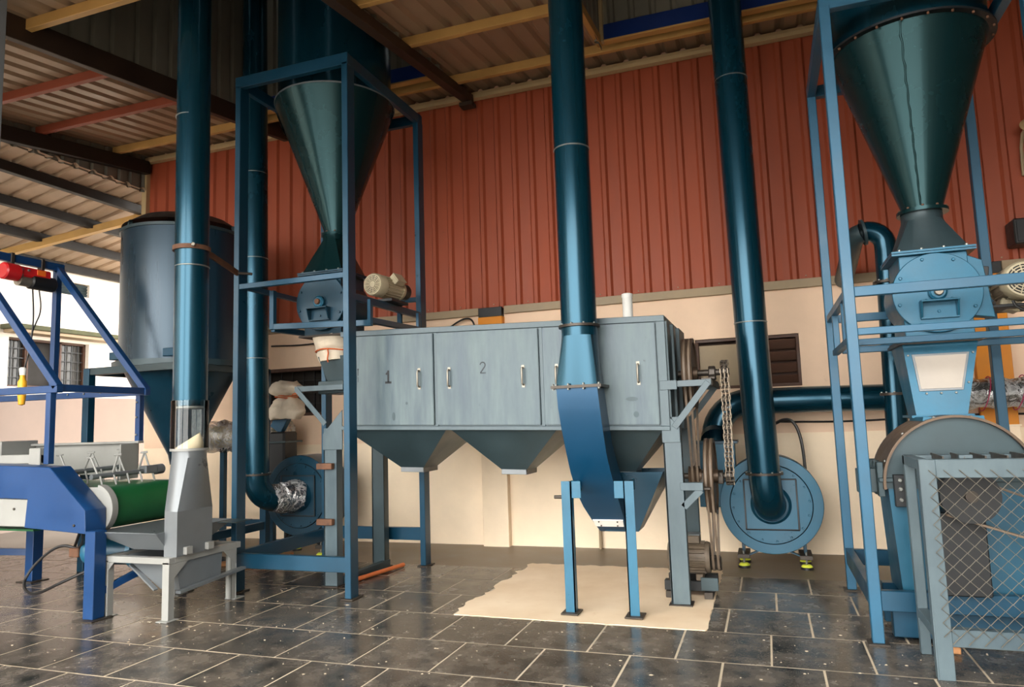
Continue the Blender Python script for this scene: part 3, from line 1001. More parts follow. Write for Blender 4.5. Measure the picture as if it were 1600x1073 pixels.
# inlet chute at the far end and a vent stub on top
MB().loft([rect_loop(-3.57, 5.45, 1.93, 0.13, 0.14), rect_loop(-3.54, 5.45, 1.70, 0.10, 0.10)], False, False).build('inlet_chute', 'slate', sep, smooth=30)
MB().box(-3.68, -3.42, 5.28, 5.62, 1.60, 1.71).build('inlet_box', 'slate', sep, bevel=0.004)
MB().cyl((-1.02, 5.80, 2.02), (-1.02, 5.80, 2.06), 0.05, seg=24).build('vent_collar', 'dark_steel', sep)
MB().lathe([(0.042, 0), (0.042, 0.235), (0.046, 0.235), (0.046, 0.265), (0.03, 0.272), (0.0005, 0.272)], (-1.02, 5.80, 2.06), (0, 0, 1), 24).build('vent_stub', 'paper', sep)


# ------------------------------------------------------------------ electric motors
def motor(name, label, loc, axis, r, L, body, fan_end, group=None, tb=(0, 0, 1), foot=True):
    """body along axis from loc (drive end) to the fan end; tb = direction of the terminal box"""
    t = thing(name, label, 'motor', loc, group)
    o, d, up = Vector(loc), Vector(axis).normalized(), Vector(tb).normalized()
    sd = d.cross(up)
    MB().lathe([(0.02, 0), (r * 0.9, 0), (r * 0.96, L * 0.06), (r * 0.96, L * 0.1), (r * 0.86, L * 0.1), (r * 0.86, L * 0.72), (r * 0.9, L * 0.72), (r * 0.5, L * 0.72)], o, d, 32, closed=True).build('casing', body, t)
    for k in range(22):
        a = 2 * math.pi * k / 22
        q = up * math.cos(a) + sd * math.sin(a)
        MB().bar(o + d * (L * 0.12) + q * (r * 0.9), o + d * (L * 0.70) + q * (r * 0.9), 0.006, r * 0.2, q).build('cooling_fin', body, t)
    MB().lathe([(r * 0.9, L * 0.72), (r, L * 0.72), (r, L * 0.95), (r * 0.9, L), (r * 0.86, L), (r * 0.86, L * 0.97)], o, d, 32).build('fan_cover', body, t)
    g = MB().lathe([(0.001, L * 0.965), (r * 0.87, L * 0.965)], o, d, 24).build('fan_recess', 'charcoal', t)
    m_ = MB()
    for rr in (0.25, 0.4, 0.55, 0.7, 0.83):
        m_.ring(o + d * (L * 0.985), d, r * rr - 0.0035, r * rr + 0.0035, 0.006, 28)
    for k in range(12):
        a = 2 * math.pi * k / 12
        q = up * math.cos(a) + sd * math.sin(a)
        m_.bar(o + d * (L * 0.985) + q * (r * 0.2), o + d * (L * 0.985) + q * (r * 0.88), 0.006, 0.006, d)
    m_.lathe([(0.001, 0.004), (r * 0.22, 0.004), (r * 0.22, 0)], o + d * (L * 0.985), d, 20)
    m_.build('fan_grille', body, t)
    c = o + d * (L * 0.38) + up * (r * 1.12)
    MB().bar(c - d * (L * 0.16), c + d * (L * 0.16), r * 0.95, r * 0.5, up).build('terminal_box', body, t, bevel=0.006)
    c2 = c + up * (r * 0.29)
    MB().bar(c2 - d * (L * 0.17), c2 + d * (L * 0.17), r * 1.0, r * 0.1, up).build('terminal_lid', 'silver' if body == 'motor_grey' else body, t, bevel=0.004)
    MB().cyl(o - d * (L * 0.22), o + d * 0.01, 0.016, seg=14).build('shaft', 'dark_steel', t)
    return t


mo = motor('electric_motor', 'dusty grey motor on the floor driving the pulleys beside the grey leg', (-0.455, YS, 0.265), (-1, 0, 0), 0.118, 0.30, 'motor_grey', True)
for x in (-0.53, -0.66):
    MB().box(x - 0.025, x + 0.025, YS - 0.13, YS + 0.13, 0.12, 0.165).build('foot', 'motor_grey', mo, bevel=0.004)
MB().lathe([(0.012, -0.035), (0.05, -0.035), (0.04, -0.018), (0.05, 0), (0.04, 0.018), (0.05, 0.035), (0.012, 0.035)], (-0.415, YS, 0.225), (1, 0, 0), 24, closed=True).build('pulley', 'dark_steel', mo)
mb = thing('motor_base', 'dark steel slide rails under the dusty grey motor', 'base', (-0.6, YS, 0))
for y in (YS - 0.14, YS + 0.10):
    MB().box(-0.78, -0.42, y, y + 0.07, 0.05, 0.12).build('rail', 'charcoal', mb, bevel=0.003)
for x in (-0.74, -0.47):
    MB().box(x - 0.03, x + 0.03, YS - 0.17, YS + 0.2, 0.003, 0.05).build('sleeper', 'dark_steel', mb, bevel=0.003)
MB().box(-0.52, -0.40, YS - 0.16, YS - 0.14, 0.06, 0.15).build('stop_plate', 'slate', mb, bevel=0.002)


# ------------------------------------------------------------------ cyclone towers
def post(t, x, y, wx, wy, z1, material):
    p = MB().box(x - wx / 2, x + wx / 2, y - wy / 2, y + wy / 2, 0.01, z1).build('post', material, t, bevel=0.004)
    MB().box(x - wx / 2 - 0.025, x + wx / 2 + 0.025, y - wy / 2 - 0.02, y + wy / 2 + 0.03, 0.0, 0.01).build('base_plate', 'dark_steel', p, bevel=0.002)


def rail(t, p0, p1, w_, h, material, name='rail'):
    return MB().bar(p0, p1, w_, h).build(name, material, t, bevel=0.003)


tw1 = thing('cyclone_tower', 'tall blue frame around the narrow cyclone, standing over the far end of the grey separator', 'tower', (-3.615, 5.47, 0))
XL, XR, YF, YB = -4.152, -3.078, 4.845, 6.105
for x in (XL, XR):
    for y in (YF, YB):
        post(tw1, x, y, 0.055, 0.11, 4.30, 'frame')
zt = 4.33
rail(tw1, (XL - 0.03, YF - 0.03, zt), (XR + 0.03, YF - 0.03, zt), 0.05, 0.10, 'frame', 'top_rail')
rail(tw1, (XL - 0.03, YB, zt), (XR + 0.03, YB, zt), 0.05, 0.10, 'frame', 'top_rail')
rail(tw1, (XL, YF - 0.05, zt), (XL, YB + 0.05, zt), 0.05, 0.10, 'frame', 'top_rail')
rail(tw1, (XR, YF - 0.05, zt), (XR, YB + 0.05, zt), 0.05, 0.10, 'frame', 'top_rail')
for y in (YF - 0.03, YB):
    rail(tw1, (XL + 0.02, y, 2.515), (XR - 0.02, y, 2.515), 0.04, 0.045, 'frame', 'mid_rail')
rail(tw1, (XL, YF + 0.04, 2.53), (XL, YB - 0.04, 2.53), 0.04, 0.045, 'frame', 'mid_rail')
rail(tw1, (XR, YF + 0.04, 2.35), (XR, YB - 0.04, 2.35), 0.04, 0.06, 'frame', 'mid_rail')
rail(tw1, (XL + 0.02, YF - 0.03, 0.258), (XR - 0.02, YF - 0.03, 0.258), 0.05, 0.115, 'frame', 'base_rail')
rail(tw1, (XL + 0.02, YB, 0.29), (XR - 0.02, YB, 0.29), 0.05, 0.115, 'frame', 'base_rail')
rail(tw1, (XL, YF + 0.05, 0.27), (XL, YB - 0.05, 0.27), 0.05, 0.115, 'frame', 'base_rail')
# hanging cradle under the valve
for y in (5.02, 5.88):
    rail(tw1, (-3.97, y, 2.185), (-2.98, y, 2.145 if y < 5.5 else 2.185), 0.04, 0.05, 'frame', 'cradle_rail')
    rail(tw1, (-3.955, y, 2.16), (-3.955, y, 2.50), 0.045, 0.045, 'frame', 'hanger')
    rail(tw1, (-2.995, y, 2.13), (-2.995, y, 2.34), 0.045, 0.03, 'frame', 'hanger')
for x in (-3.955, -2.995):
    rail(tw1, (x, 5.02, 2.165), (x, 5.88, 2.185), 0.04, 0.05, 'frame', 'cradle_rail')
rail(tw1, (-3.20, 5.90, 2.43), (-3.20, 5.90, 2.20), 0.03, 0.045, 'frame', 'hanger')

tw2 = thing('cyclone_tower', 'blue frame around the wide cyclone behind the mesh guard', 'tower', (1.03, 5.19, 0))
XL, XR, YF, YB = 0.506, 1.555, 4.56, 5.85
for x in (XL, XR):
    for y in (YF, YB):
        post(tw2, x, y, 0.062, 0.065, 3.78, 'frame_light')
zt = 3.80
for y in (YF, YB):
    rail(tw2, (XL - 0.03, y, zt), (XR + 0.03, y, zt), 0.06, 0.09, 'frame_light', 'top_rail')
    rail(tw2, (XL + 0.03, y - 0.01, 1.993), (XR - 0.03, y - 0.01, 1.993), 0.045, 0.058, 'frame_light', 'mid_rail')
    rail(tw2, (XL + 0.03, y - 0.01, 1.757), (XR + 0.35, y - 0.01, 1.757), 0.045, 0.04, 'frame_light', 'mid_rail')
    rail(tw2, (XL + 0.03, y, 0.24), (XR - 0.03, y, 0.24), 0.05, 0.11, 'frame', 'base_rail')
for x in (XL, XR):
    rail(tw2, (x, YF, zt), (x, YB, zt), 0.06, 0.09, 'frame_light', 'top_rail')
    rail(tw2, (x, YF, 1.995), (x, YB, 1.995), 0.045, 0.05, 'frame_light', 'mid_rail')
    rail(tw2, (x, YF, 0.25), (x, YB, 0.25), 0.05, 0.11, 'frame', 'base_rail')
for y in (4.85, 5.45):
    rail(tw2, (XL + 0.03, y, 1.72), (XR + 0.3, y, 1.72), 0.04, 0.04, 'frame_light', 'cradle_rail')
    rail(tw2, (XL, y, 1.72), (XL, y, 1.98), 0.045, 0.04, 'frame_light', 'hanger')
rail(tw2, (XL, 4.55, 1.72), (XL, 5.6, 1.72), 0.04, 0.04, 'frame_light', 'cradle_rail')


def cyclone(name, label, cx, cy, zn, zr, rn, rr, ztop, material, seam_y, flanged=True):
    t = thing(name, label, 'cyclone', (cx, cy, zn))
    prof = [(rn, zn), (rn, zn + 0.02), (rr, zr)]
    MB().lathe(prof, (cx, cy, 0), (0, 0, 1), 64).build('cone', material, t)
    MB().lathe([(rr, zr), (rr - 0.03 if not flanged else rr + 0.004, zr + 0.004), (rr - 0.03 if not flanged else rr + 0.004, ztop), (0.001, ztop)], (cx, cy, 0), (0, 0, 1), 64).build('barrel', 'pipe', t)
    fl = MB().ring((cx, cy, zr + 0.006), (0, 0, 1), rr - 0.005, rr + (0.045 if flanged else 0.004), 0.014, 64).build('rim_flange', 'charcoal' if flanged else 'silver', t)
    if flanged:
        bolts(fl, circle_pts((cx, cy, zr - 0.002), (0, 0, 1), rr + 0.028, 22), (0, 0, -1), 0.008, 0.014, 'rust')
    # welded seam with a slightly wavy bead down the front of the cone
    a = math.radians(seam_y)
    pts = []
    for k in range(26):
        s = k / 25
        r = rn + (rr - rn) * s + 0.001
        pts.append((cx + r * math.cos(a + 0.01 * math.sin(k * 2.1)), cy + r * math.sin(a + 0.01 * math.sin(k * 2.1)), zn + 0.02 + (zr - zn - 0.02) * s))
    MB().sweep(pts, [0.005 + 0.002 * (k % 2) for k in range(26)], 6).build('weld_seam', material, t)
    nf = MB().ring((cx, cy, zn - 0.005), (0, 0, 1), rn - 0.01, rn + 0.03, 0.022, 40).build('neck_flange', material, t)
    bolts(nf, circle_pts((cx, cy, zn + 0.008), (0, 0, 1), rn + 0.018, 10), (0, 0, 1), 0.008, 0.012, 'rust')
    return t


c1 = cyclone('cyclone_separator', 'narrow dark teal cyclone cone hanging in the tall frame', -3.61, 5.47, 3.06, 4.27, 0.105, 0.545, 6.6, 'cone', -118, False)
# overlapping patch plate on the cone, seen at its far side
pl = MB()
lo = []
for k in range(9):
    a = math.radians(-150 - 40 * k / 8)
    lo.append([(-3.61 + (r + 0.012) * math.cos(a), 5.47 + (r + 0.012) * math.sin(a), z) for r, z in ((0.545, 4.265), (0.46, 4.03))])
pl.loft(lo, False, False, closed=False).build('lap_plate', 'cone', c1)
c2 = cyclone('cyclone_separator', 'wide dark teal cyclone cone with welded front seam', 1.06, 5.20, 2.585, 3.70, 0.122, 0.468, 6.6, 'cone', -104)


def valve(name, label, cx, cz, yf, ztop, rneck, material, flat):
    """rotary valve: square top spout, drum housing with end disc, bearing and bracket"""
    t = thing(name, label, 'valve', (cx, yf + 0.22, cz))
    cy = yf + 0.22
    hw = 0.205
    MB().loft([round_loop(cx, cy, ztop, rneck), round_loop(cx, cy, ztop - 0.05, rneck), rect_loop(cx, cy, cz + 0.27, hw, hw)], False, False).build('top_spout', flat, t, smooth=30)
    MB().loft([rect_loop(cx, cy, cz + 0.278, hw + 0.028, hw + 0.028), rect_loop(cx, cy, cz + 0.266, hw + 0.028, hw + 0.028)]).build('spout_flange', material, t, smooth=30)
    MB().loft([rect_loop(cx, cy, cz + 0.262, hw + 0.028, hw + 0.028), rect_loop(cx, cy, cz + 0.25, hw + 0.028, hw + 0.028)]).build('inlet_flange', material, t, smooth=30)
    bolts(t, [(cx - hw + 0.02 + k * (2 * hw - 0.04) / 3, cy - hw - 0.016, cz + 0.278) for k in range(4)], (0, 0, 1), 0.009, 0.012)
    MB().box(cx - 0.19, cx + 0.19, cy - 0.19, cy + 0.19, cz - 0.29, cz + 0.25).build('housing', material, t, bevel=0.004)
    MB().cyl((cx, yf + 0.012, cz), (cx, yf + 0.43, cz), 0.235, seg=48).build('drum', material, t)
    MB().lathe([(0.001, 0), (0.246, 0), (0.25, 0.004), (0.25, 0.012), (0.246, 0.016), (0.001, 0.016)], (cx, yf + 0.012, cz), (0, -1, 0), 56).build('end_disc', material, t)
    bolts(t, circle_pts((cx, yf, cz), (0, -1, 0), 0.222, 8, 0.3), (0, -1, 0), 0.011, 0.014, material)
    # bearing on a shelf bracket
    br = MB().lathe([(0.02, 0), (0.052, 0), (0.052, 0.02), (0.04, 0.03), (0.02, 0.03)], (cx, yf - 0.012, cz + 0.0), (0, -1, 0), 28, closed=True).build('bearing', 'airlock', t)
    MB().lathe([(0.001, 0.05), (0.022, 0.05), (0.026, 0.044), (0.026, 0)], (cx, yf - 0.012, cz), (0, -1, 0), 20).build('shaft_end', 'rust' if flat == 'cone' else 'handle', br)
    sh = MB().box(cx - 0.105, cx + 0.105, yf - 0.075, yf, cz - 0.062, cz - 0.05)
    sh.prism([(yf - 0.07, cz - 0.055), (yf, cz - 0.055), (yf, cz - 0.155), (yf - 0.03, cz - 0.155)], 'x', cx - 0.105, cx - 0.093)
    sh.prism([(yf - 0.07, cz - 0.055), (yf, cz - 0.055), (yf, cz - 0.155), (yf - 0.03, cz - 0.155)], 'x', cx + 0.093, cx + 0.105)
    sh.box(cx - 0.105, cx + 0.105, yf - 0.03, yf, cz - 0.165, cz - 0.155)
    sh.build('bearing_bracket', material, t, bevel=0.002)
    bolts(t, [(cx, yf, cz - 0.12), (cx - 0.07, yf - 0.03, cz - 0.05), (cx + 0.07, yf - 0.03, cz - 0.05)], (0, -1, 0), 0.010, 0.012, material)
    MB().loft([rect_loop(cx, cy, cz - 0.285, 0.225, 0.225), rect_loop(cx, cy, cz - 0.300, 0.225, 0.225)]).build('outlet_flange', 'dark_steel', t, smooth=30)
    return t


v1 = valve('rotary_valve', 'blue rotary valve with round end disc under the narrow cyclone', -3.61, 2.40, 5.22, 3.045, 0.105, 'blower_dark', 'cone')
v2 = valve('rotary_valve', 'bright blue rotary valve under the wide cyclone', 1.053, 2.015, 4.985, 2.57, 0.122, 'airlock', 'slate')
MB().bar((1.29, 5.05, 1.86), (1.33, 5.05, 2.16), 0.05, 0.05).build('chain_guard', 'charcoal', v2, bevel=0.004)
MB().prism([(1.24, 1.86), (1.36, 1.84), (1.32, 2.2), (1.24, 2.24)], 'y', 5.02, 5.12).build('side_plate', 'airlock', v2, bevel=0.004)
m1 = motor('electric_motor', 'cream motor beside the valve under the narrow cyclone', (-3.10, 5.70, 2.53), (-0.10, -1, 0), 0.100, 0.40, 'motor_cream', True, tb=(0.8, 0, 0.6))
MB().box(-3.22, -2.98, 5.36, 5.66, 2.38, 2.405).build('mounting_plate', 'charcoal', m1, bevel=0.003)
MB().cyl((-3.10, 5.70, 2.53), (-3.09, 5.80, 2.53), 0.075, seg=24).build('gearbox', 'charcoal', m1)
m2 = motor('electric_motor', 'cream motor on the frame of the wide cyclone', (1.545, 5.42, 2.06), (-0.03, -1, 0), 0.115, 0.40, 'motor_cream', True, tb=(-0.3, 0, -0.9))
MB().box(1.36, 1.66, 5.1, 5.42, 1.905, 1.925).build('mounting_plate', 'charcoal', m2, bevel=0.003)

# cloth sleeve below the first valve
def crumple(mb, amp, freq, seed=0.0):
    def fn(x, y, z):
        n1 = noise.noise_vector(Vector((x * freq + seed, y * freq, z * freq)))
        n2 = noise.noise_vector(Vector((x * freq * 2.7 + seed, y * freq * 2.7, z * freq * 2.7)))
        return (x + amp * (n1.x + 0.5 * n2.x), y + amp * (n1.y + 0.5 * n2.y), z + amp * 0.6 * (n1.z + 0.5 * n2.z))
    return mb.map(fn)


def cloth_tube(path, rads, name, material, parent, amp=0.015, freq=9, seed=0.0, seg=40, cap=True):
    m_ = MB().sweep(path, rads, seg, cap)
    return crumple(m_, amp, freq, seed).build(name, material, parent, smooth=60)


cs = thing('cloth_sleeve', 'cream cloth sleeve tied with orange twine between valve and separator inlet', 'cloth', (-3.60, 5.44, 1.88))
n = 14
cloth_tube([(-3.60 + 0.02 * s / n, 5.43, 2.115 - 0.22 * s / n) for s in range(n + 1)],
           [0.20 - 0.045 * (s / n) + (0.012 if 0.45 < s / n < 0.5 else 0) - (0.012 if 0.52 < s / n < 0.6 else 0) for s in range(n + 1)], 'sleeve', 'cloth', cs, 0.014, 10, 1.3)
tie = [(-3.59 + 0.180 * math.cos(a), 5.43 + 0.180 * math.sin(a), 1.985 + 0.006 * math.sin(3 * a)) for a in [2 * math.pi * k / 30 for k in range(31)]]
MB().sweep(tie, 0.006, 6, False).build('tie', 'twine', cs)
MB().sweep([(-3.56, 5.25, 1.99), (-3.55, 5.245, 1.95), (-3.555, 5.24, 1.90), (-3.55, 5.242, 1.87)], 0.006, 6).build('tie_end', 'twine', cs)

# sight hopper between second valve and mill
sh = thing('sight_hopper', 'blue tapered hopper with a milky sight sheet above the mill', 'hopper', (1.02, 5.1, 1.25))
hx0, hx1 = 0.205, 0.135
MB().loft([rect_loop(1.04, 5.19, 1.70, 0.225, 0.225), rect_loop(1.04, 5.19, 1.715, 0.225, 0.225)]).build('top_flange', 'dark_steel', sh, smooth=30)
MB().loft([rect_loop(1.04, 5.19, 1.70, hx0, 0.20), rect_loop(1.00, 5.05, 1.245, hx1, 0.13)], False, False).build('taper', 'airlock', sh, smooth=30)


def on_taper(u, z, e):
    """a point on the sloping front of the taper; u from -1 to 1 across"""
    s = (1.70 - z) / 0.455
    return (1.04 - 0.04 * s + u * (hx0 + (hx1 - hx0) * s), 5.19 - 0.14 * s - (0.20 - 0.07 * s) - e, z)


for nm, mt, u, z0, z1, e0, e1 in (('sight_frame', 'silver', 0.80, 1.635, 1.405, 0.001, 0.008), ('sight_sheet', 'window_paper', 0.73, 1.622, 1.418, 0.004, 0.011)):
    a = [on_taper(-u, z0, e0), on_taper(u, z0, e0), on_taper(u * 0.92, z1, e0), on_taper(-u * 0.92, z1, e0)]
    b = [on_taper(-u, z0, e1), on_taper(u, z0, e1), on_taper(u * 0.92, z1, e1), on_taper(-u * 0.92, z1, e1)]
    MB().loft([a, b]).build(nm, mt, sh, bevel=0.001)
bolts(sh, [on_taper(u, z, 0.002) for u, z in ((-0.9, 1.63), (0.9, 1.63), (0.88, 1.45), (-0.5, 1.39), (0.0, 1.39), (0.5, 1.39))], (0, -1, 0), 0.007, 0.009)

# ------------------------------------------------------------------ hammer mill
ml = thing('hammer_mill', 'round-topped blue hammer mill behind the mesh guard', 'mill', (1.0, 4.85, 0))
c, R = (0.995, 0.872), 0.372
prof = [(c[0] + R * math.cos(a), c[1] + R * math.sin(a)) for a in [math.radians(-4 + 188 * k / 36) for k in range(37)]]
MB().prism(prof, 'y', 4.64, 5.02).build('upper_casing', 'slate', ml)
rim = MB()
lo = []
for k in range(37):
    a = math.radians(-4 + 188 * k / 36)
    lo.append([(c[0] + (R + d) * math.cos(a), y, c[1] + (R + d) * math.sin(a)) for d, y in ((0.0, 4.60), (0.014, 4.60), (0.014, 5.06), (0.0, 5.06))])
rim.loft(lo).build('casing_rim', 'pulley', ml)
bolts(ml, [(c[0] + (R + 0.013) * math.cos(a), 4.66, c[1] + (R + 0.013) * math.sin(a)) for a in [math.radians(20 + 28 * k) for k in range(6)]], (0, -1, 0), 0.009, 0.016)
MB().loft([rect_loop(1.0, 5.05, 1.26, 0.165, 0.16), rect_loop(1.0, 5.05, 1.245, 0.165, 0.16)]).build('inlet_flange', 'airlock', ml, smooth=30)
MB().loft([rect_loop(1.0, 4.85, 1.25, 0.15, 0.20), rect_loop(1.0, 4.85, 1.15, 0.17, 0.20)]).build('inlet_neck', 'airlock', ml, smooth=30)
MB().loft([rect_loop(0.995, 4.84, 0.90, 0.36, 0.19), rect_loop(0.995, 4.84, 0.25, 0.33, 0.21)]).build('lower_casing', 'blower', ml, smooth=30)
MB().box(0.59, 1.40, 4.62, 5.06, 0.885, 0.91).build('joint_flange', 'slate', ml, bevel=0.003)
for k in range(3):
    MB().box(0.585, 0.62, 4.64 + k * 0.14, 4.70 + k * 0.14, 0.80, 1.0).build('clamp_lug', 'slate', ml, bevel=0.004)
MB().box(0.48, 0.62, 4.70, 4.74, 0.82, 0.96).build('hinge_arm', 'slate', ml, bevel=0.004)
MB().box(0.66, 0.72, 4.58, 4.62, 0.75, 0.93).build('latch_plate', 'charcoal', ml, bevel=0.003)
bolts(ml, [(0.69, 4.58, 0.79), (0.69, 4.58, 0.85), (0.69, 4.58, 0.90)], (0, -1, 0), 0.012, 0.014)
for y in (4.68, 5.0):
    MB().box(0.60, 1.42, y - 0.04, y + 0.04, 0.02, 0.25).build('skid', 'frame', ml, bevel=0.004)
MB().cyl((0.97, 4.28, 0.84), (0.97, 4.65, 0.84), 0.03, seg=18).build('shaft', 'dark_steel', ml)
MB().lathe([(0.03, -0.05), (0.14, -0.05), (0.125, -0.03), (0.14, -0.01), (0.125, 0.01), (0.14, 0.03), (0.14, 0.05), (0.03, 0.05)], (0.97, 4.36, 0.84), (0, -1, 0), 32, closed=True).build('pulley', 'charcoal', ml)
for dz in (0.14, -0.10):
    MB().bar((0.86, 4.36, 0.84 + dz), (1.75, 4.36, 0.52 + dz * 0.7), 0.05, 0.012).build('drive_belt', 'belt_rubber', ml, bevel=0.002)
MB().box(0.80, 1.06, 4.45, 4.60, 0.30, 0.74).build('bearing_pedestal', 'charcoal', ml, bevel=0.006)

# ------------------------------------------------------------------ mesh guard
gd = thing('mesh_guard', 'grey angle-iron guard with chain-link mesh front and slatted top', 'guard', (1.1, 4.03, 0))
GX0, GX1, GYF, GYB, GZ = 0.695, 1.75, 4.03, 4.47, 1.048
for x0, x1 in ((GX0, GX0 + 0.075), (GX1 - 0.075, GX1)):
    MB().box(x0, x1, GYF, GYF + 0.006, 0.0, GZ).box(x0 if x0 == GX0 else x1 - 0.006, x0 + 0.006 if x0 == GX0 else x1, GYF, GYF + 0.06, 0.0, GZ).build('front_leg', 'grey_frame', gd, bevel=0.002)
    MB().box(x0, x0 + 0.05, GYB - 0.05, GYB, 0.0, GZ).build('rear_leg', 'grey_frame', gd, bevel=0.003)
for z0, z1 in ((0.958, GZ), (0.158, 0.24)):
    MB().box(GX0 + 0.075, GX1 - 0.075, GYF + 0.001, GYF + 0.007, z0, z1).box(GX0 + 0.075, GX1 - 0.075, GYF, GYF + 0.055, z1 - 0.006, z1).build('front_rail', 'grey_frame', gd, bevel=0.002)
    for x in (GX0, GX1 - 0.05):
        MB().box(x, x + 0.05, GYF + 0.06, GYB - 0.05, z1 - 0.05, z1).build('side_rail', 'grey_frame', gd, bevel=0.002)
MB().box(GX0, GX1, GYB - 0.05, GYB, GZ - 0.05, GZ).build('rear_rail', 'grey_frame', gd, bevel=0.002)
for k in range(11):
    x = GX0 + 0.12 + k * 0.092
    MB().bar((x, GYF + 0.05, GZ - 0.004), (x + 0.02, GYB - 0.02, GZ - 0.004), 0.008, 0.03).build('top_slat', 'dark_steel', gd, bevel=0.001)
MB().box(GX0 + 0.19, GX0 + 0.25, GYF + 0.05, GYF + 0.075, GZ, GZ + 0.018).build('tab', 'grey_frame', gd, bevel=0.002)
# woven wires: each a zigzag tube
CELL = 0.066
z0, z1 = 0.205, 1.018
nst = int((z1 - z0) / (CELL / 2))
wx = GX0 + 0.04
proto_w = None
k = 0
while wx < GX1 - 0.06:
    if proto_w is None:
        path = []
        for j in range(nst + 1):
            path.append((wx + (CELL / 2 if j % 2 else -0.0), GYF - 0.008 + (0.003 if j % 2 else -0.003), z0 + j * CELL / 2))
        proto_w = MB().sweep(path, 0.0023, 5).build('mesh_wire', 'handle', gd)
    else:
        share(proto_w, gd, (k * CELL / 2, 0, -CELL / 2 if k % 2 else 0), name='mesh_wire')
    k += 1
    wx += CELL / 2


# ------------------------------------------------------------------ tall ducts
def seam(parent, x, y, z, r, name='weld_seam', material='bolt', t=0.006):
    return MB().lathe([(r - 0.002, -t), (r + 0.003, -t * 0.4), (r + 0.003, t * 0.4), (r - 0.002, t)], (x, y, z), (0, 0, 1), 40).build(name, material, parent)


def clamp(parent, c_, axis, r, name='clamp_ring', material='dark_steel', w_=0.02, t=0.026):
    o = MB().ring(c_, axis, r - 0.002, r + t, w_, 40).build(name, material, parent)
    bolts(o, circle_pts(Vector(c_) + Vector(axis) * (w_ / 2), axis, r + t * 0.6, 10), axis, 0.007, 0.010)
    return o


# centre duct: round riser, square reducer, curved chute on its own stand
cd = thing('suction_duct', 'tall round duct turning into a square curved chute in front of the grey separator', 'duct', (-1.24, 4.98, 0.4))
DX, DY, DR = -1.232, 4.965, 0.130
MB().cyl((DX, DY, 1.96), (DX, DY, 6.4), DR, seg=56, caps=False).build('riser', 'pipe', cd)
seam(cd, DX, DY, 3.30, DR + 0.002)
clamp(cd, (DX, DY, 1.972), (0, 0, 1), DR, 'flange_ring', 'dark_steel', 0.018, 0.02)
MB().cyl((DX, DY, 1.90), (DX, DY, 1.965), DR, seg=56, caps=False).build('spigot', 'pipe', cd)
MB().loft([round_loop(DX, DY, 1.90, DR), rect_loop(-1.242, 4.960, 1.545, 0.148, 0.11)], False, False).build('reducer', 'pipe', cd, smooth=22)
MB().loft([rect_loop(-1.242, 4.960, 1.545, 0.148, 0.11), rect_loop(-1.242, 4.960, 1.545, 0.182, 0.138), rect_loop(-1.242, 4.960, 1.525, 0.182, 0.138), rect_loop(-1.242, 4.960, 1.525, 0.148, 0.11)], False, False) \
    .build('flange_plate', 'dark_steel', cd, smooth=30)
bolts(cd, [(-1.242 - 0.165 + k * 0.11, 4.832, 1.545) for k in range(4)] + [(-1.242 - 0.165 + k * 0.11, 4.832, 1.513) for k in range(4)], (0, 0, 1), 0.008, 0.014)
front = [(1.525, 4.850, -1.390, -1.094), (1.39, 4.858, -1.385, -1.085), (1.255, 4.880, -1.374, -1.078), (1.055, 4.940, -1.358, -1.070), (0.92, 5.00, -1.349, -1.058),
         (0.778, 5.080, -1.334, -1.043), (0.665, 5.17, -1.310, -1.035), (0.565, 5.260, -1.277, -1.030), (0.505, 5.33, -1.258, -1.034), (0.455, 5.400, -1.243, -1.040)]
lo = []
for i, (z, y, xl, xr) in enumerate(front):
    j0, j1 = max(0, i - 1), min(len(front) - 1, i + 1)
    ty, tz = front[j1][1] - front[j0][1], front[j1][0] - front[j0][0]
    L = math.hypot(ty, tz)
    ny, nz = -tz / L, ty / L
    if i == 0:
        ny, nz = 1, 0
    d = 0.22
    lo.append([(xl, y, z), (xr, y, z), (xr, y + ny * d, z + nz * d), (xl, y + ny * d, z + nz * d)])
MB().loft(lo, False, True).build('chute', 'chute', cd, smooth=25)
pa = [Vector((-1.266, 5.262, 0.562)), Vector((-1.040, 5.262, 0.562)), Vector((-1.046, 5.322, 0.508)), Vector((-1.256, 5.322, 0.508))]
off = Vector((0, -0.006, -0.005))
MB().loft([pa, [p + off for p in pa]]).build('clean_out_plate', 'paper', cd, smooth=0)
bolts(cd, [p * 0.8 + pa[(i + 2) % 4] * 0.2 + off for i, p in enumerate(pa)], (0, -0.7, -0.6), 0.006, 0.008, 'dark_steel')
# intake trough behind the chute, under the last hopper
tr = MB().loft([[(-1.20, 5.33, 0.90), (-0.74, 5.33, 0.90), (-0.70, 5.74, 0.90), (-1.20, 5.74, 0.90)], [(-1.20, 5.38, 0.46), (-0.95, 5.38, 0.46), (-0.95, 5.62, 0.46), (-1.20, 5.62, 0.46)]], False, True) \
    .build('intake_trough', 'blower_dark', cd, smooth=0)  # darker blue chosen to paint in the shading on the trough
sol = tr.modifiers.new('thickness', 'SOLIDIFY')
sol.thickness = 0.004
MB().box(-1.10, -0.98, 5.74, 5.75, 0.86, 1.05).build('trough_plate', 'royal', cd, bevel=0.002)

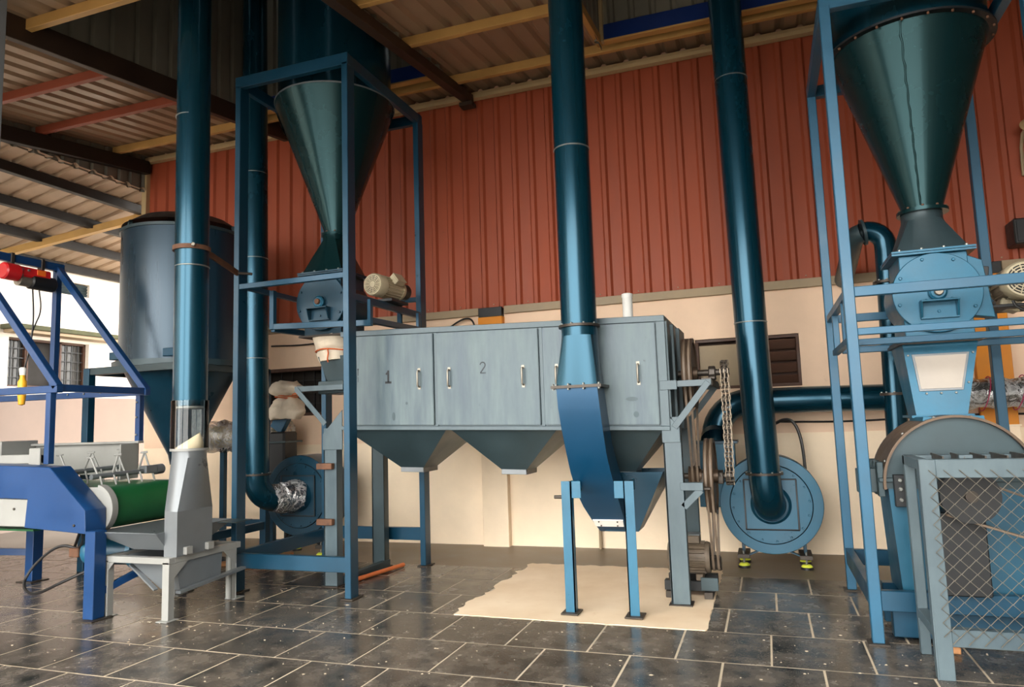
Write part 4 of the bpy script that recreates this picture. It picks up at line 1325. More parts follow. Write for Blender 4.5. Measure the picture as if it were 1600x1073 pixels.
st = thing('duct_stand', 'pair of light blue posts carrying the curved chute', 'stand', (-1.1, 4.80, 0))
for x, s in ((-1.325, 1), (-0.895, -1)):
    p = MB().box(x - 0.034, x + 0.034, 4.765, 4.773, 0.018, 0.885).box(x + s * 0.026, x + s * 0.034, 4.765, 4.83, 0.018, 0.885).build('post', 'stand', st, smooth=0)
    MB().box(x - 0.06, x + 0.06, 4.72, 4.86, 0.008, 0.018).build('base_plate', 'dark_steel', p, bevel=0.002)
    MB().box(min(x + s * 0.035, x + s * 0.10), max(x + s * 0.035, x + s * 0.10), 4.775, 4.783, 0.77, 0.885).build('lug', 'stand', p, bevel=0.002)
    MB().box(min(x + s * 0.026, x + s * 0.034), max(x + s * 0.026, x + s * 0.034), 4.83, 5.16, 0.79, 0.87).build('arm', 'stand', p, bevel=0.002)
MB().cyl((-1.42, 4.80, 0.775), (-1.36, 4.80, 0.775), 0.012, seg=12).build('lock_pin', 'dark_steel', st)


# blowers
def blower(name, label, cx, cz, yf, R, depth, material, mat2, feet=True, plate_h=0.215):
    t = thing(name, label, 'blower', (cx, yf + depth / 2, 0))
    MB().cyl((cx, yf, cz), (cx, yf + depth, cz), R, seg=72).build('housing', material, t, bevel=0.004)
    MB().lathe([(0.30, 0), (R * 0.785, 0), (R * 0.785 + 0.004, 0.004), (R * 0.785, 0.008), (0.2, 0.008)], (cx, yf - 0.0, cz), (0, -1, 0), 64).build('front_cover', material, t)
    MB().lathe([(R * 0.785, 0.0), (R * 0.785 + 0.006, 0.010), (R * 0.785 + 0.010, 0.0)], (cx, yf, cz), (0, -1, 0), 64).build('groove_ring', 'charcoal', t)  # dark line of the groove round the cover, put in as a charcoal ring
    bolts(t, circle_pts((cx, yf - 0.006, cz), (0, -1, 0), R * 0.74, 16, 0.1), (0, -1, 0), 0.010, 0.012, material)
    MB().box(cx - plate_h, cx + plate_h, yf - 0.018, yf - 0.008, cz - plate_h, cz + plate_h).build('inlet_plate', material, t, bevel=0.003)
    MB().hollow(cx - plate_h, cx + plate_h, yf - 0.024, yf - 0.017, cz - plate_h, cz + plate_h, 0.012).build('plate_edge', 'charcoal', t, bevel=0.002)
    MB().lathe([(0.135, 0.0), (0.165, 0.0), (0.150, 0.03), (0.138, 0.05), (0.135, 0.05)], (cx, yf - 0.018, cz), (0, -1, 0), 40).build('inlet_ring', material, t)
    if feet:
        for s in (-1, 1):
            x = cx + s * R * 0.60
            MB().bar((cx + s * R * 0.30, yf + 0.05, cz - R + 0.02), (x, yf + 0.05, 0.085), 0.05, 0.012).build('brace', mat2, t, bevel=0.002)
            MB().box(x - 0.05, x + 0.05, yf + 0.0, yf + depth, 0.08, 0.115).build('foot_rail', 'dark_steel', t, bevel=0.003)
            MB().box(x - 0.012, x + 0.012, yf + 0.1, yf + depth - 0.05, 0.11, cz - R * 0.72).build('web', mat2, t, bevel=0.002)
            for y in (yf + 0.03, yf + depth - 0.03):
                f = MB().lathe([(0.001, 0.03), (0.03, 0.03), (0.05, 0.018), (0.05, 0.0)], (x, y, 0.0), (0, 0, 1), 28).build('levelling_foot', 'black', t)
                MB().lathe([(0.001, 0.040), (0.03, 0.040), (0.046, 0.026), (0.046, 0.018)], (x, y, 0.0), (0, 0, 1), 28).build('foot_cap', 'lime', f)
                MB().cyl((x, y, 0.03), (x, y, 0.14), 0.008, seg=8).build('stud', 'bolt', f)
    return t


br = blower('blower', 'blue blower with a lime-footed base under the tall duct', -0.012, 0.535, 6.50, 0.415, 0.30, 'blower', 'blower_dark')
MB().box(-0.60, -0.28, 6.56, 6.80, 0.50, 1.06).build('outlet_box', 'blower', br, bevel=0.004)
MB().box(-0.63, -0.25, 6.53, 6.83, 1.05, 1.075).build('outlet_flange', 'blower_dark', br, bevel=0.003)
rp = thing('suction_pipe', 'tall blue pipe bending into the inlet of the lime-footed blower', 'pipe', (-0.05, 6.22, 0.55))
path = [(-0.115, 6.22, 6.6), (-0.100, 6.22, 5.0), (-0.085, 6.22, 3.5), (-0.070, 6.22, 2.06), (-0.058, 6.22, 1.3), (-0.046, 6.22, 0.80)]
for k in range(1, 9):
    a = math.radians(90 * k / 8)
    path.append((-0.046 + 0.03 * k / 8, 6.22 + 0.23 * (1 - math.cos(a)), 0.765 - 0.23 * math.sin(a)))
path.append((-0.013, 6.49, 0.535))
MB().sweep(path, [0.140, 0.138, 0.134, 0.130, 0.128] + [0.126] * 10, 48, False).build('pipe', 'pipe', rp)
seam(rp, -0.070, 6.22, 2.06, 0.131)
seam(rp, -0.090, 6.22, 4.2, 0.136)
clamp(rp, (-0.047, 6.22, 0.815), (0, 0, 1), 0.126, 'clamp_ring', 'dark_steel', 0.018, 0.022)

hd = thing('air_duct', 'horizontal blue duct running along the wall from the blower outlet', 'duct', (0.3, 6.86, 1.3))
path = [(-0.44, 6.70, 1.07), (-0.44, 6.74, 1.10)]
for k in range(0, 9):
    a = math.radians(90 * k / 8)
    path.append((-0.44 + 0.30 * (1 - math.cos(a)), 6.78 + 0.08 * k / 8, 1.115 + 0.30 * math.sin(a)))
path += [(0.4, 6.86, 1.415), (1.42, 6.86, 1.40)]
MB().sweep(path, [0.135, 0.135] + [0.128 - 0.012 * k / 8 for k in range(9)] + [0.115, 0.113], 40, False).build('duct', 'pipe', hd)
clamp(hd, (-0.14, 6.86, 1.415), (1, 0, 0), 0.117, 'clamp_ring', 'dark_steel', 0.012, 0.015)
wd = thing('wrapped_duct', 'duct end wrapped in grey plastic film with magenta twine', 'duct', (2.0, 6.86, 1.27))
n = 26
pth = [(1.30 + 1.6 * k / n, 6.86, 1.405) for k in range(n + 1)]
crumple(MB().sweep(pth, [0.125 + 0.012 * math.sin(k * 1.7) for k in range(n + 1)], 44, True), 0.016, 8, 4.0).build('film', 'film_grey', wd, smooth=60)
MB().cyl((1.43, 6.86, 1.40), (2.92, 6.86, 1.40), 0.10, seg=32).build('core_duct', 'slate', wd)
for k in range(6):
    x = 1.48 + k * 0.24
    MB().sweep([(x + 0.035 * math.cos(a), 6.86 + 0.142 * math.sin(a), 1.405 + 0.142 * math.cos(a)) for a in [2 * math.pi * j / 24 for j in range(25)]], 0.004, 5, False).build('twine', 'pink_twine', wd)

# goose-neck pipe behind the second valve
gp = thing('gooseneck_pipe', 'blue pipe rising behind the bright valve and bending back to the wall', 'pipe', (0.95, 6.2, 0.9))
path = [(0.935, 6.2, 0.0 + 0.02), (0.945, 6.2, 1.0), (0.985, 6.2, 2.55)]
for k in range(1, 9):
    a = math.radians(100 * k / 8)
    path.append((0.86 + 0.125 * math.cos(a), 6.2, 2.60 + 0.125 * math.sin(a)))
MB().sweep(path, 0.08, 32, False).build('pipe', 'pipe', gp)
MB().ring((0.835, 6.2, 2.722), (-1, 0, -0.17), 0.05, 0.105, 0.02, 36).build('bend_flange', 'slate', gp)
path = [(0.83, 6.2, 2.72), (0.79, 6.22, 2.71), (0.765, 6.28, 2.68), (0.76, 6.4, 2.64), (0.765, 6.8, 2.57), (0.77, 7.21, 2.52)]
MB().sweep(path, 0.078, 32, False).build('branch', 'slate', gp)
clamp(gp, (0.975, 6.2, 2.30), (0, 0, 1), 0.08, 'clamp_ring', 'dark_steel', 0.02, 0.025)
clamp(gp, (0.955, 6.2, 1.42), (0, 0, 1), 0.08, 'clamp_ring', 'dark_steel', 0.02, 0.025)

# first blower, its suction pipe and wrapping
bl = blower('blower', 'dark blue blower half hidden behind the grey leg', -4.63, 0.615, 6.30, 0.415, 0.34, 'blower_dark', 'charcoal', plate_h=0.21)
MB().box(-5.06, -4.86, 6.36, 6.60, 0.60, 1.28).build('outlet_box', 'charcoal', bl, bevel=0.02)
MB().box(-5.10, -4.82, 6.33, 6.63, 1.16, 1.18).build('outlet_flange', 'slate', bl, bevel=0.003)
MB().bar((-5.0, 6.42, 1.30), (-4.87, 6.42, 1.50), 0.16, 0.07, (0, 1, 0)).build('damper_plate', 'frame', bl, bevel=0.006)
lp_ = thing('suction_pipe', 'blue pipe inside the tall frame with an elbow towards the dark blower', 'pipe', (-4.80, 5.85, 0.5))
path = [(-4.86, 5.85, 6.4), (-4.815, 5.85, 2.0), (-4.80, 5.85, 0.86)]
for k in range(1, 9):
    a = math.radians(82 * k / 8)
    path.append((-4.80 + 0.085 * (1 - math.cos(a)), 5.85 + 0.20 * (1 - math.cos(a)), 0.83 - 0.22 * math.sin(a)))
MB().sweep(path, 0.122, 44, False).build('pipe', 'pipe', lp_)
for z in (3.95, 3.05, 2.02):
    seam(lp_, -4.815 - 0.01 * (z - 2), 5.85, z, 0.122)
clamp(lp_, (-4.80, 5.85, 0.87), (0, 0, 1), 0.122, 'clamp_ring', 'dark_steel', 0.018, 0.02)
wr = thing('plastic_wrap', 'clear crinkled plastic wrapped between elbow and dark blower', 'plastic', (-4.67, 6.2, 0.45))
n = 16
pth = [(-4.735 + 0.10 * k / n, 6.00 + 0.29 * k / n, 0.615 + 0.01 * math.sin(k)) for k in range(n + 1)]
crumple(MB().sweep(pth, [0.130 + 0.012 * (k % 2) + 0.03 * (k / n) for k in range(n + 1)], 44, False), 0.022, 9, 2.0).build('film', 'film', wr, smooth=50)

# tied cloth bundle at the outlet of the dark blower
cb = thing('cloth_bundle', 'crumpled cream cloth bundle tied with twine over the dark blower outlet', 'cloth', (-4.87, 6.42, 1.42))
n = 22
rr = []
for k in range(n + 1):
    s = k / n
    rr.append(0.155 + 0.02 * math.sin(s * 9) - 0.06 * math.exp(-((s - 0.60) / 0.05) ** 2) - (0.06 * max(0, s - 0.85) / 0.15))
cloth_tube([(-4.87 + 0.0 * k, 6.42, 1.415 + 0.40 * k / n) for k in range(n + 1)], rr, 'bundle', 'cloth', cb, 0.045, 6.5, 7.0, 48)
for z in (1.645, 1.665):
    MB().sweep([(-4.87 + 0.125 * math.cos(a), 6.42 + 0.125 * math.sin(a), z + 0.01 * math.sin(2 * a)) for a in [2 * math.pi * k / 24 for k in range(25)]], 0.006, 5, False).build('tie', 'twine', cb)
MB().sweep([(-4.75, 6.34, 1.655), (-4.55, 6.1, 1.66), (-4.30, 5.93, 1.67), (-3.82, 5.9, 1.68)], 0.006, 6).build('tie_line', 'twine', cb)

# ------------------------------------------------------------------ left riser with clear section and discharge hopper
lr = thing('riser_duct', 'tall blue riser with a clear section above the silver hopper', 'duct', (-4.06, 4.21, 1.18))
LX, LY, LR = -4.062, 4.21, 0.122
MB().cyl((LX, LY, 1.50), (LX - 0.03, LY, 6.3), LR, seg=56, caps=False).build('riser', 'pipe', lr)
seam(lr, LX - 0.002, LY, 2.56, LR)
seam(lr, LX - 0.02, LY, 3.75, LR)
MB().lathe([(0.128, 0), (0.128, 0.37), (0.132, 0.37), (0.132, 0)], (LX, LY, 1.17), (0, 0, 1), 56, closed=True).build('clear_section', 'acrylic', lr)
MB().ring((LX, LY, 1.49), (0, 0, 1), 0.118, 0.126, 0.012, 48).build('end_ring', 'white', lr)
MB().ring((LX, LY, 1.178), (0, 0, 1), 0.118, 0.134, 0.018, 48).build('seat_ring', 'white', lr)
cl = MB().ring((LX - 0.01, LY, 2.70), (0, 0, 1), LR, LR + 0.014, 0.034, 48).build('pipe_clamp', 'rust', lr)
bolts(cl, [(LX + 0.10, LY - 0.10, 2.705)], (0.6, -0.7, 0), 0.016, 0.02, 'handle')
MB().bar((LX + 0.10, LY - 0.02, 2.69), (-4.13, 4.78, 2.63), 0.02, 0.05).build('tie_bar', 'rust', lr, bevel=0.003)
MB().cyl((-4.14, 4.77, 2.63), (-4.02, 4.83, 2.62), 0.012, seg=10).build('tie_bolt', 'dark_steel', lr)
pp = thing('powder_heap', 'pale powder settled inside the clear section of the riser', 'powder', (LX, LY, 1.18))
pw = []
for k in range(7):
    z = 1.182 + 0.20 * k / 6
    s = 1 - k / 6
    pw.append([(LX + 0.05 * (1 - s) + 0.112 * s * math.cos(a) * (1.0 if math.cos(a) > 0 else 1.0), LY + 0.05 * (1 - s) + 0.112 * s * math.sin(a), z - 0.08 * (1 - s)) for a in [2 * math.pi * j / 28 for j in range(28)]])
tag(MB().loft(pw, True, True).build('powder', 'powder', pp), kind='stuff')

dh = thing('discharge_hopper', 'silver tapered hopper with tray standing on the white stand', 'hopper', (-4.05, 4.2, 0.43))
BXc, BYc, bhx, bhy = -4.045, 4.20, 0.058, 0.17
MB().loft([round_loop(LX, LY, 1.172, 0.120), round_loop(LX, LY, 1.12, 0.120), rect_loop(BXc, BYc, 0.745, bhx, bhy)], False, False).build('reducer', 'silver', dh, smooth=24)
MB().loft([rect_loop(BXc, BYc, 0.745, bhx, bhy), rect_loop(BXc, BYc, 0.43, bhx, bhy)], False, True).build('throat', 'silver', dh, smooth=24)
for y in (4.12, 4.33):
    MB().box(-3.99, -3.955, y - 0.03, y + 0.03, 0.437, 0.49).build('cleat', 'white', dh, bevel=0.003)
# feed tray below the belt end
a = [(-4.70, 3.95, 0.60), (-4.10, 3.95, 0.60), (-4.10, 4.72, 0.60), (-4.70, 4.72, 0.60)]
b = [(-4.42, 4.06, 0.47), (-4.10, 4.06, 0.47), (-4.10, 4.40, 0.47), (-4.42, 4.40, 0.47)]
tray = MB().loft([a, b], False, True).build('tray', 'silver', dh, smooth=0)
sol = tray.modifiers.new('thickness', 'SOLIDIFY')
sol.thickness = 0.005
MB().box(-4.10, -3.93, 4.55, 4.75, 0.592, 0.60).build('tray_lip', 'slate', dh, bevel=0.002)
# lower discharge box hanging through the stand
a = [(-4.50, 4.05, 0.425), (-4.02, 4.05, 0.425), (-4.02, 4.52, 0.425), (-4.50, 4.52, 0.425)]
b = [(-4.20, 4.10, 0.19), (-4.02, 4.10, 0.19), (-4.02, 4.50, 0.19), (-4.20, 4.50, 0.19)]
MB().loft([a, b], False, True).build('lower_box', 'silver', dh, smooth=0)
MB().bar((-3.99, 4.05, 0.185), (-3.99, 4.72, 0.225), 0.05, 0.02).build('drip_rail', 'silver', dh, bevel=0.002)
MB().bar((-4.44, 4.06, 0.36), (-4.20, 4.06, 0.19), 0.04, 0.012).build('slide_gate', 'silver', dh, bevel=0.002)

ws = thing('hopper_stand', 'white four-legged angle stand under the silver hopper', 'stand', (-4.31, 4.31, 0))
SX0, SX1, SY0, SY1 = -4.60, -4.035, 3.985, 4.655
for x in (SX0, SX1):
    for y in (SY0, SY1):
        sx, sy = (1 if x == SX0 else -1), (1 if y == SY0 else -1)
        lg = MB().box(x - 0.03, x + 0.03, y - 0.004, y + 0.004, 0.006, 0.40).box(x + sx * -0.03, x + sx * -0.022, y, y + sy * 0.05, 0.006, 0.40)
        lg.box(x - 0.03, x + 0.03, min(y, y + sy * 0.05), max(y, y + sy * 0.05), 0.006, 0.40)
        o = lg.build('leg', 'white', ws, bevel=0.002)
        MB().box(x - 0.05, x + 0.05, y - 0.035, y + 0.075, 0.0, 0.006).build('foot_plate', 'white', o, bevel=0.001)
for y in (SY0, SY1):
    MB().box(SX0 - 0.03, SX1 + 0.03, y - 0.004, y + 0.05, 0.385, 0.43).build('top_rail', 'white', ws, bevel=0.003)
for x in (SX0, SX1):
    MB().box(x - 0.03, x + 0.03, SY0 + 0.05, SY1, 0.385, 0.43).build('top_rail', 'white', ws, bevel=0.003)
for y, s in ((SY0, 1), (SY1, -1)):
    MB().prism([(y, 0.385), (y + s * 0.17, 0.385), (y, 0.25)] if s > 0 else [(y, 0.385), (y - 0.14, 0.385), (y, 0.27)], 'x', SX1 + 0.022, SX1 + 0.03).build('gusset', 'white', ws, bevel=0.001)
MB().prism([(SX0 + 0.03, 0.385), (SX0 + 0.08, 0.385), (SX0 + 0.03, 0.33)], 'y', SY0, SY0 + 0.006).build('gusset', 'white', ws, bevel=0.001)


# ------------------------------------------------------------------ picking conveyor on the far side
cv = thing('belt_conveyor', 'blue and white conveyor with green belt and rake tines', 'conveyor', (-5.6, 4.3, 0))
# belt loop: runs along x, end roller at the near end
RX, RZ, RR = -4.80, 0.755, 0.158
top_ = [(-8.2, RZ + RR), (RX, RZ + RR)]
outer, inner = [], []
for k in range(0, 19):
    a = math.radians(90 - 180 * k / 18)
    outer.append((RX + RR * math.cos(a), RZ + RR * math.sin(a)))
    inner.append((RX + (RR - 0.008) * math.cos(a), RZ + (RR - 0.008) * math.sin(a)))
poly = [(-8.2, RZ + RR)] + outer + [(-8.2, RZ - RR), (-8.2, RZ - RR + 0.008)] + inner[::-1] + [(-8.2, RZ + RR - 0.008)]
MB().prism(poly, 'y', 4.10, 4.74).build('belt', 'belt', cv, smooth=30)
MB().cyl((RX, 4.06, RZ), (RX, 4.78, RZ), RR - 0.012, seg=40).build('end_roller', 'dark_steel', cv)
# white side frames with rounded ends
for y in (4.065, 4.755):
    pf = [(-8.2, RZ - 0.16), (RX, RZ - 0.16)] + [(RX + 0.165 * math.cos(a), RZ + 0.165 * math.sin(a)) for a in [math.radians(-90 + 180 * k / 14) for k in range(1, 14)]] + [(RX, RZ + 0.16), (-8.2, RZ + 0.17)]
    MB().prism(pf, 'y', y - 0.016, y + 0.016).build('side_frame', 'white', cv, bevel=0.003)
lo = []
for k in range(15):
    a = math.radians(-80 + 160 * k / 14)
    lo.append([(RX + r * math.cos(a), y, RZ + r * math.sin(a)) for r, y in ((0.150, 4.045), (0.182, 4.045), (0.182, 4.10), (0.150, 4.10))])
MB().loft(lo).build('end_guard', 'white', cv, bevel=0.002)
# blue drive guard on the front
pf = [(-8.2, 1.20), (-5.05, 1.078), (-4.68, 0.768), (-4.672, 0.60), (-5.29, 0.634), (-5.27, 0.845), (-8.2, 0.90)]
MB().prism(pf, 'y', 3.87, 4.045).build('drive_guard', 'royal', cv, bevel=0.004)
MB().prism([(-8.2, 0.885), (-5.275, 0.84), (-5.292, 0.64), (-8.2, 0.64)], 'y', 3.885, 3.90).build('inspection_panel', 'white', cv, bevel=0.003)
bolts(cv, [(-4.78, 3.87, 0.66), (-5.42, 3.885, 0.77), (-5.60, 3.885, 0.77)], (0, -1, 0), 0.010, 0.010, 'dark_steel')
MB().box(-8.2, -5.3, 3.95, 4.6, 0.596, 0.61).build('under_belt', 'belt', cv, smooth=0)
for x, y in ((-4.625, 3.91), (-4.66, 4.72), (-6.43, 4.80), (-6.9, 3.91)):
    lg = MB().box(x - 0.048, x + 0.048, y - 0.04, y + 0.06, 0.008, 0.62).build('leg', 'royal', cv, bevel=0.004)
    MB().box(x - 0.10, x + 0.09, y - 0.08, y + 0.10, 0.0, 0.008).build('foot_plate', 'dark_steel', lg, bevel=0.001)
MB().bar((-4.60, 3.97, 0.19), (-4.45, 4.70, 0.42), 0.035, 0.05).build('brace', 'royal', cv, bevel=0.002)
MB().bar((-8.0, 4.30, 0.33), (-6.43, 4.80, 0.26), 0.035, 0.06).build('brace', 'royal', cv, bevel=0.002)
# white feed trough along the back
MB().box(-6.35, -5.12, 4.72, 4.735, 0.96, 1.235).build('back_plate', 'white', cv, bevel=0.003)
MB().bar((-6.40, 4.70, 1.237), (-5.06, 4.70, 1.237), 0.06, 0.02).build('back_flange', 'white', cv, bevel=0.003)
MB().box(-5.135, -5.12, 4.55, 4.735, 0.93, 1.225).build('end_plate', 'white', cv, bevel=0.003)
MB().box(-8.2, -6.35, 4.70, 4.73, 1.00, 1.20).build('back_plate', 'white', cv, bevel=0.003)
MB().box(-6.46, -6.34, 4.40, 4.74, 0.93, 1.28).build('cross_plate', 'white', cv, bevel=0.006)
MB().box(-5.52, -5.40, 4.05, 4.13, 0.92, 1.22).build('cross_plate', 'white', cv, bevel=0.006)
MB().box(-8.2, -5.40, 4.06, 4.10, 1.10, 1.17).build('front_plate', 'white', cv, bevel=0.004)


def rake(x, y0, y1, z0, z1, ntine, seed):
    sh_ = MB().cyl((x, y0, z0), (x, y1, z1), 0.020, seg=14).build('rake_shaft', 'silver', cv)
    rnd = random.Random(seed)
    for k in range(ntine):
        s = (k + 0.5) / ntine
        p = Vector((x, y0 + (y1 - y0) * s, z0 + (z1 - z0) * s))
        ang = (0.35 if k % 2 else -0.45) + rnd.uniform(-0.15, 0.15)
        q = Vector((math.sin(ang), 0, math.cos(ang)))
        side = Vector((0.6, 0.35, 0))
        MB().sweep([p + q * 0.165 - side * 0.04, p + q * 0.17 + side * 0.035], 0.007, 6).build('tine_tip', 'white', sh_)
        MB().sweep([p - q * 0.02, p + q * 0.168], 0.008, 6).build('tine', 'white', sh_)
        MB().sweep([p + Vector((0.02, 0, 0)), p + Vector((0.05, 0, -0.08)), p + Vector((0.045, 0, -0.11)), p + Vector((0.01, 0.01, -0.125))], 0.008, 6).build('tine', 'white', sh_)
    return sh_


rake(-4.93, 4.12, 4.74, 0.985, 1.00, 5, 3)
rake(-5.30, 4.14, 4.72, 1.01, 1.03, 4, 8)
MB().cyl((-4.93, 4.72, 1.0), (-4.93, 4.80, 1.003), 0.042, seg=24).build('rake_bearing', 'silver', cv)
MB().box(-4.97, -4.89, 4.60, 4.72, 0.975, 1.04).build('bearing_block', 'silver', cv, bevel=0.006)
# cyan gear motor slung underneath
gm = MB().lathe([(0.02, 0), (0.10, 0), (0.11, 0.03), (0.11, 0.08), (0.09, 0.11), (0.06, 0.13), (0.001, 0.13)], (-5.02, 4.30, 0.40), (-0.9, -0.2, 0), 32).build('gearbox', 'stand', cv)
MB().cyl((-5.02, 4.30, 0.40), (-4.62, 4.36, 0.40), 0.105, seg=32).build('motor_body', 'blower_dark', cv)
MB().cyl((-4.70, 4.35, 0.40), (-4.66, 4.355, 0.40), 0.135, seg=32).build('motor_flange', 'stand', cv)
MB().box(-5.04, -4.99, 4.18, 4.22, 0.25, 0.57).build('mounting_plate', 'stand', cv, bevel=0.004)
MB().box(-5.24, -5.14, 4.20, 4.30, 0.36, 0.43).build('terminal_box', 'rust', cv, bevel=0.006)


def cable(name, label, path, r, parent=None, material='black'):
    # smooth the path a little
    P = [Vector(p) for p in path]
    for _ in range(3):
        Q = [P[0]]
        for a_, b_ in zip(P[:-1], P[1:]):
            Q += [a_ * 0.75 + b_ * 0.25, a_ * 0.25 + b_ * 0.75]
        P = Q + [P[-1]]
    o = MB().sweep(P, r, 8).build(name, material, parent)
    if parent is None:
        tag(o, label, 'cable')
    return o


cable('power_cable', '', [(-5.18, 4.24, 0.42), (-5.35, 4.2, 0.46), (-5.55, 4.15, 0.30), (-5.58, 4.08, 0.16), (-5.35, 4.0, 0.10), (-5.05, 4.0, 0.22), (-4.86, 4.05, 0.30)], 0.011, cv)
cable('power_cable', '', [(-5.18, 4.24, 0.42), (-5.02, 4.15, 0.5), (-4.86, 4.0, 0.62)], 0.011, cv)
cable('power_cable', '', [(-5.3, 4.3, 0.42), (-5.15, 4.2, 0.5), (-4.98, 4.1, 0.63)], 0.011, cv)

# blue hoist gantry standing on the conveyor
hg = thing('hoist_gantry', 'royal blue gantry of triangular frames over the conveyor', 'frame', (-5.6, 4.3, 1.24))
T = 0.055
for y in (3.93, 4.75):
    rail(hg, (-7.6, y, 1.685), (-5.05, y, 1.665), T, T, 'royal', 'base_beam')
    rail(hg, (-6.19, y, 1.70), (-6.19, y, 2.86), T, T, 'royal', 'upright')
    rail(hg, (-5.07, y, 1.68), (-6.19, y, 2.88), T, T, 'royal', 'diagonal')
    for x in (-5.14, -6.22):
        rail(hg, (x, y, 1.24 if y > 4.5 else 1.10), (x, y, 1.66), 0.05, 0.05, 'royal', 'leg')
rail(hg, (-5.09, 3.93, 1.675), (-5.09, 4.75, 1.675), T, T, 'royal', 'cross_beam')
rail(hg, (-6.19, 3.3, 2.885), (-6.19, 4.80, 2.885), T, T * 1.3, 'royal', 'top_beam')
bolts(hg, [(-6.165 + k * 0.2 if k else -6.16, 4.72, 1.68) for k in range(5)] + [(-5.14, 4.72, z) for z in (1.3, 1.45, 1.58)], (0, -1, 0), 0.009, 0.010)

ho = thing('chain_hoist', 'small red and black electric hoist hanging from the blue top beam', 'hoist', (-6.19, 4.45, 2.6))
HX, HZ = -6.17, 2.76
MB().cyl((HX, 4.22, HZ), (HX, 4.36, HZ), 0.075, seg=28).build('drum_cover', 'red_plastic', ho, bevel=0.012)
MB().box(HX - 0.05, HX + 0.05, 4.33, 4.64, HZ - 0.03, HZ + 0.06).build('body', 'red_plastic', ho, bevel=0.012)
MB().box(HX + 0.045, HX + 0.056, 4.50, 4.58, HZ + 0.0, HZ + 0.05).build('warning_label', 'orange_label', ho, bevel=0.002)
MB().cyl((HX, 4.36, HZ - 0.06), (HX, 4.48, HZ - 0.06), 0.05, seg=24).build('rope_drum', 'handle', ho)
MB().cyl((HX, 4.46, HZ - 0.055), (HX, 4.70, HZ - 0.055), 0.068, seg=28).build('motor_cap', 'black', ho, bevel=0.014)
bolts(ho, [(HX + 0.05, y, z) for y, z in ((4.36, HZ + 0.03), (4.42, HZ + 0.03), (4.36, HZ - 0.02))], (1, 0, 0), 0.012, 0.012)
for y in (4.3, 4.58):
    MB().box(HX - 0.04, HX + 0.02, y - 0.015, y + 0.015, HZ + 0.05, 2.93).build('hanger_strap', 'dark_steel', ho, bevel=0.002)
cable('pendant_cable', '', [(HX, 4.50, HZ - 0.11), (HX + 0.02, 4.51, 2.35), (HX, 4.50, 2.1), (HX - 0.05, 4.48, 1.86)], 0.007, ho)
cable('pendant_cable', '', [(HX, 4.56, HZ - 0.11), (HX + 0.02, 4.58, 2.45), (HX, 4.53, 2.3), (HX - 0.02, 4.50, 2.15)], 0.006, ho)
pn = MB().lathe([(0.001, 0.10), (0.018, 0.10), (0.022, 0.03), (0.036, 0.0), (0.036, -0.09), (0.030, -0.15), (0.026, -0.20), (0.001, -0.21)], (HX - 0.05, 4.48, 1.80), (0, 0, 1), 20).build('pendant', 'yellow', ho)
MB().lathe([(0.019, 0.10), (0.025, 0.04), (0.03, 0.10), (0.019, 0.11)], (HX - 0.05, 4.48, 1.82), (0, 0, 1), 16).build('pendant_cap', 'paper', pn)

# ------------------------------------------------------------------ silo
si = thing('storage_silo', 'grey-blue cylindrical silo with cone bottom in a steel frame', 'silo', (-5.78, 5.87, 0))
SX, SY = -5.78, 5.87
MB().lathe([(0.60, 2.02), (0.60, 3.38), (0.575, 3.38), (0.575, 2.02)], (SX, SY, 0), (0, 0, 1), 64, closed=True).build('shell', 'silo', si)
MB().lathe([(0.565, 1.98), (0.12, 1.08), (0.10, 0.98)], (SX, SY, 0), (0, 0, 1), 64).build('cone', 'blower_dark', si)
MB().ring((SX, SY, 3.385), (0, 0, 1), 0.55, 0.618, 0.03, 64).build('top_rim', 'slate', si)
MB().ring((SX, SY, 2.0), (0, 0, 1), 0.54, 0.655, 0.06, 64).build('support_ring', 'slate', si)
MB().lathe([(0.60, 3.45), (0.45, 3.55), (0.001, 3.62)], (SX, SY, 0), (0, 0, 1), 48).build('lid', 'charcoal', si)
for k in range(6):
    a = 2 * math.pi * k / 6 + 0.2
    MB().bar((SX + 0.58 * math.cos(a), SY + 0.58 * math.sin(a), 3.38), (SX + 0.56 * math.cos(a), SY + 0.56 * math.sin(a), 3.47), 0.03, 0.03).build('lid_strut', 'slate', si)
for a in (-2.15, -0.95):
    MB().box(SX + 0.60 * math.cos(a) - 0.07, SX + 0.60 * math.cos(a) + 0.07, SY + 0.60 * math.sin(a) - 0.05, SY + 0.60 * math.sin(a) + 0.05, 2.05, 2.13).build('lug', 'frame', si, bevel=0.006)
FX0, FX1, FY0, FY1 = -6.36, -5.20, 5.26, 6.48
for x in (FX0, FX1):
    for y in (FY0, FY1):
        MB().box(x - 0.04, x + 0.04, y - 0.04, y + 0.04, 0.0, 1.97).build('leg', 'frame', si, bevel=0.004)
for y in (FY0, FY1):
    rail(si, (FX0 - 0.04, y, 1.94), (FX1 + 0.04, y, 1.94), 0.06, 0.07, 'slate', 'ring_beam')
    rail(si, (FX0, y, 0.30), (FX1, y, 0.30), 0.05, 0.08, 'frame', 'base_beam')
for x in (FX0, FX1):
    rail(si, (x, FY0, 1.94), (x, FY1, 1.94), 0.06, 0.07, 'slate', 'ring_beam')
    rail(si, (x, FY0, 0.28), (x, FY1, 0.28), 0.05, 0.08, 'frame', 'base_beam')

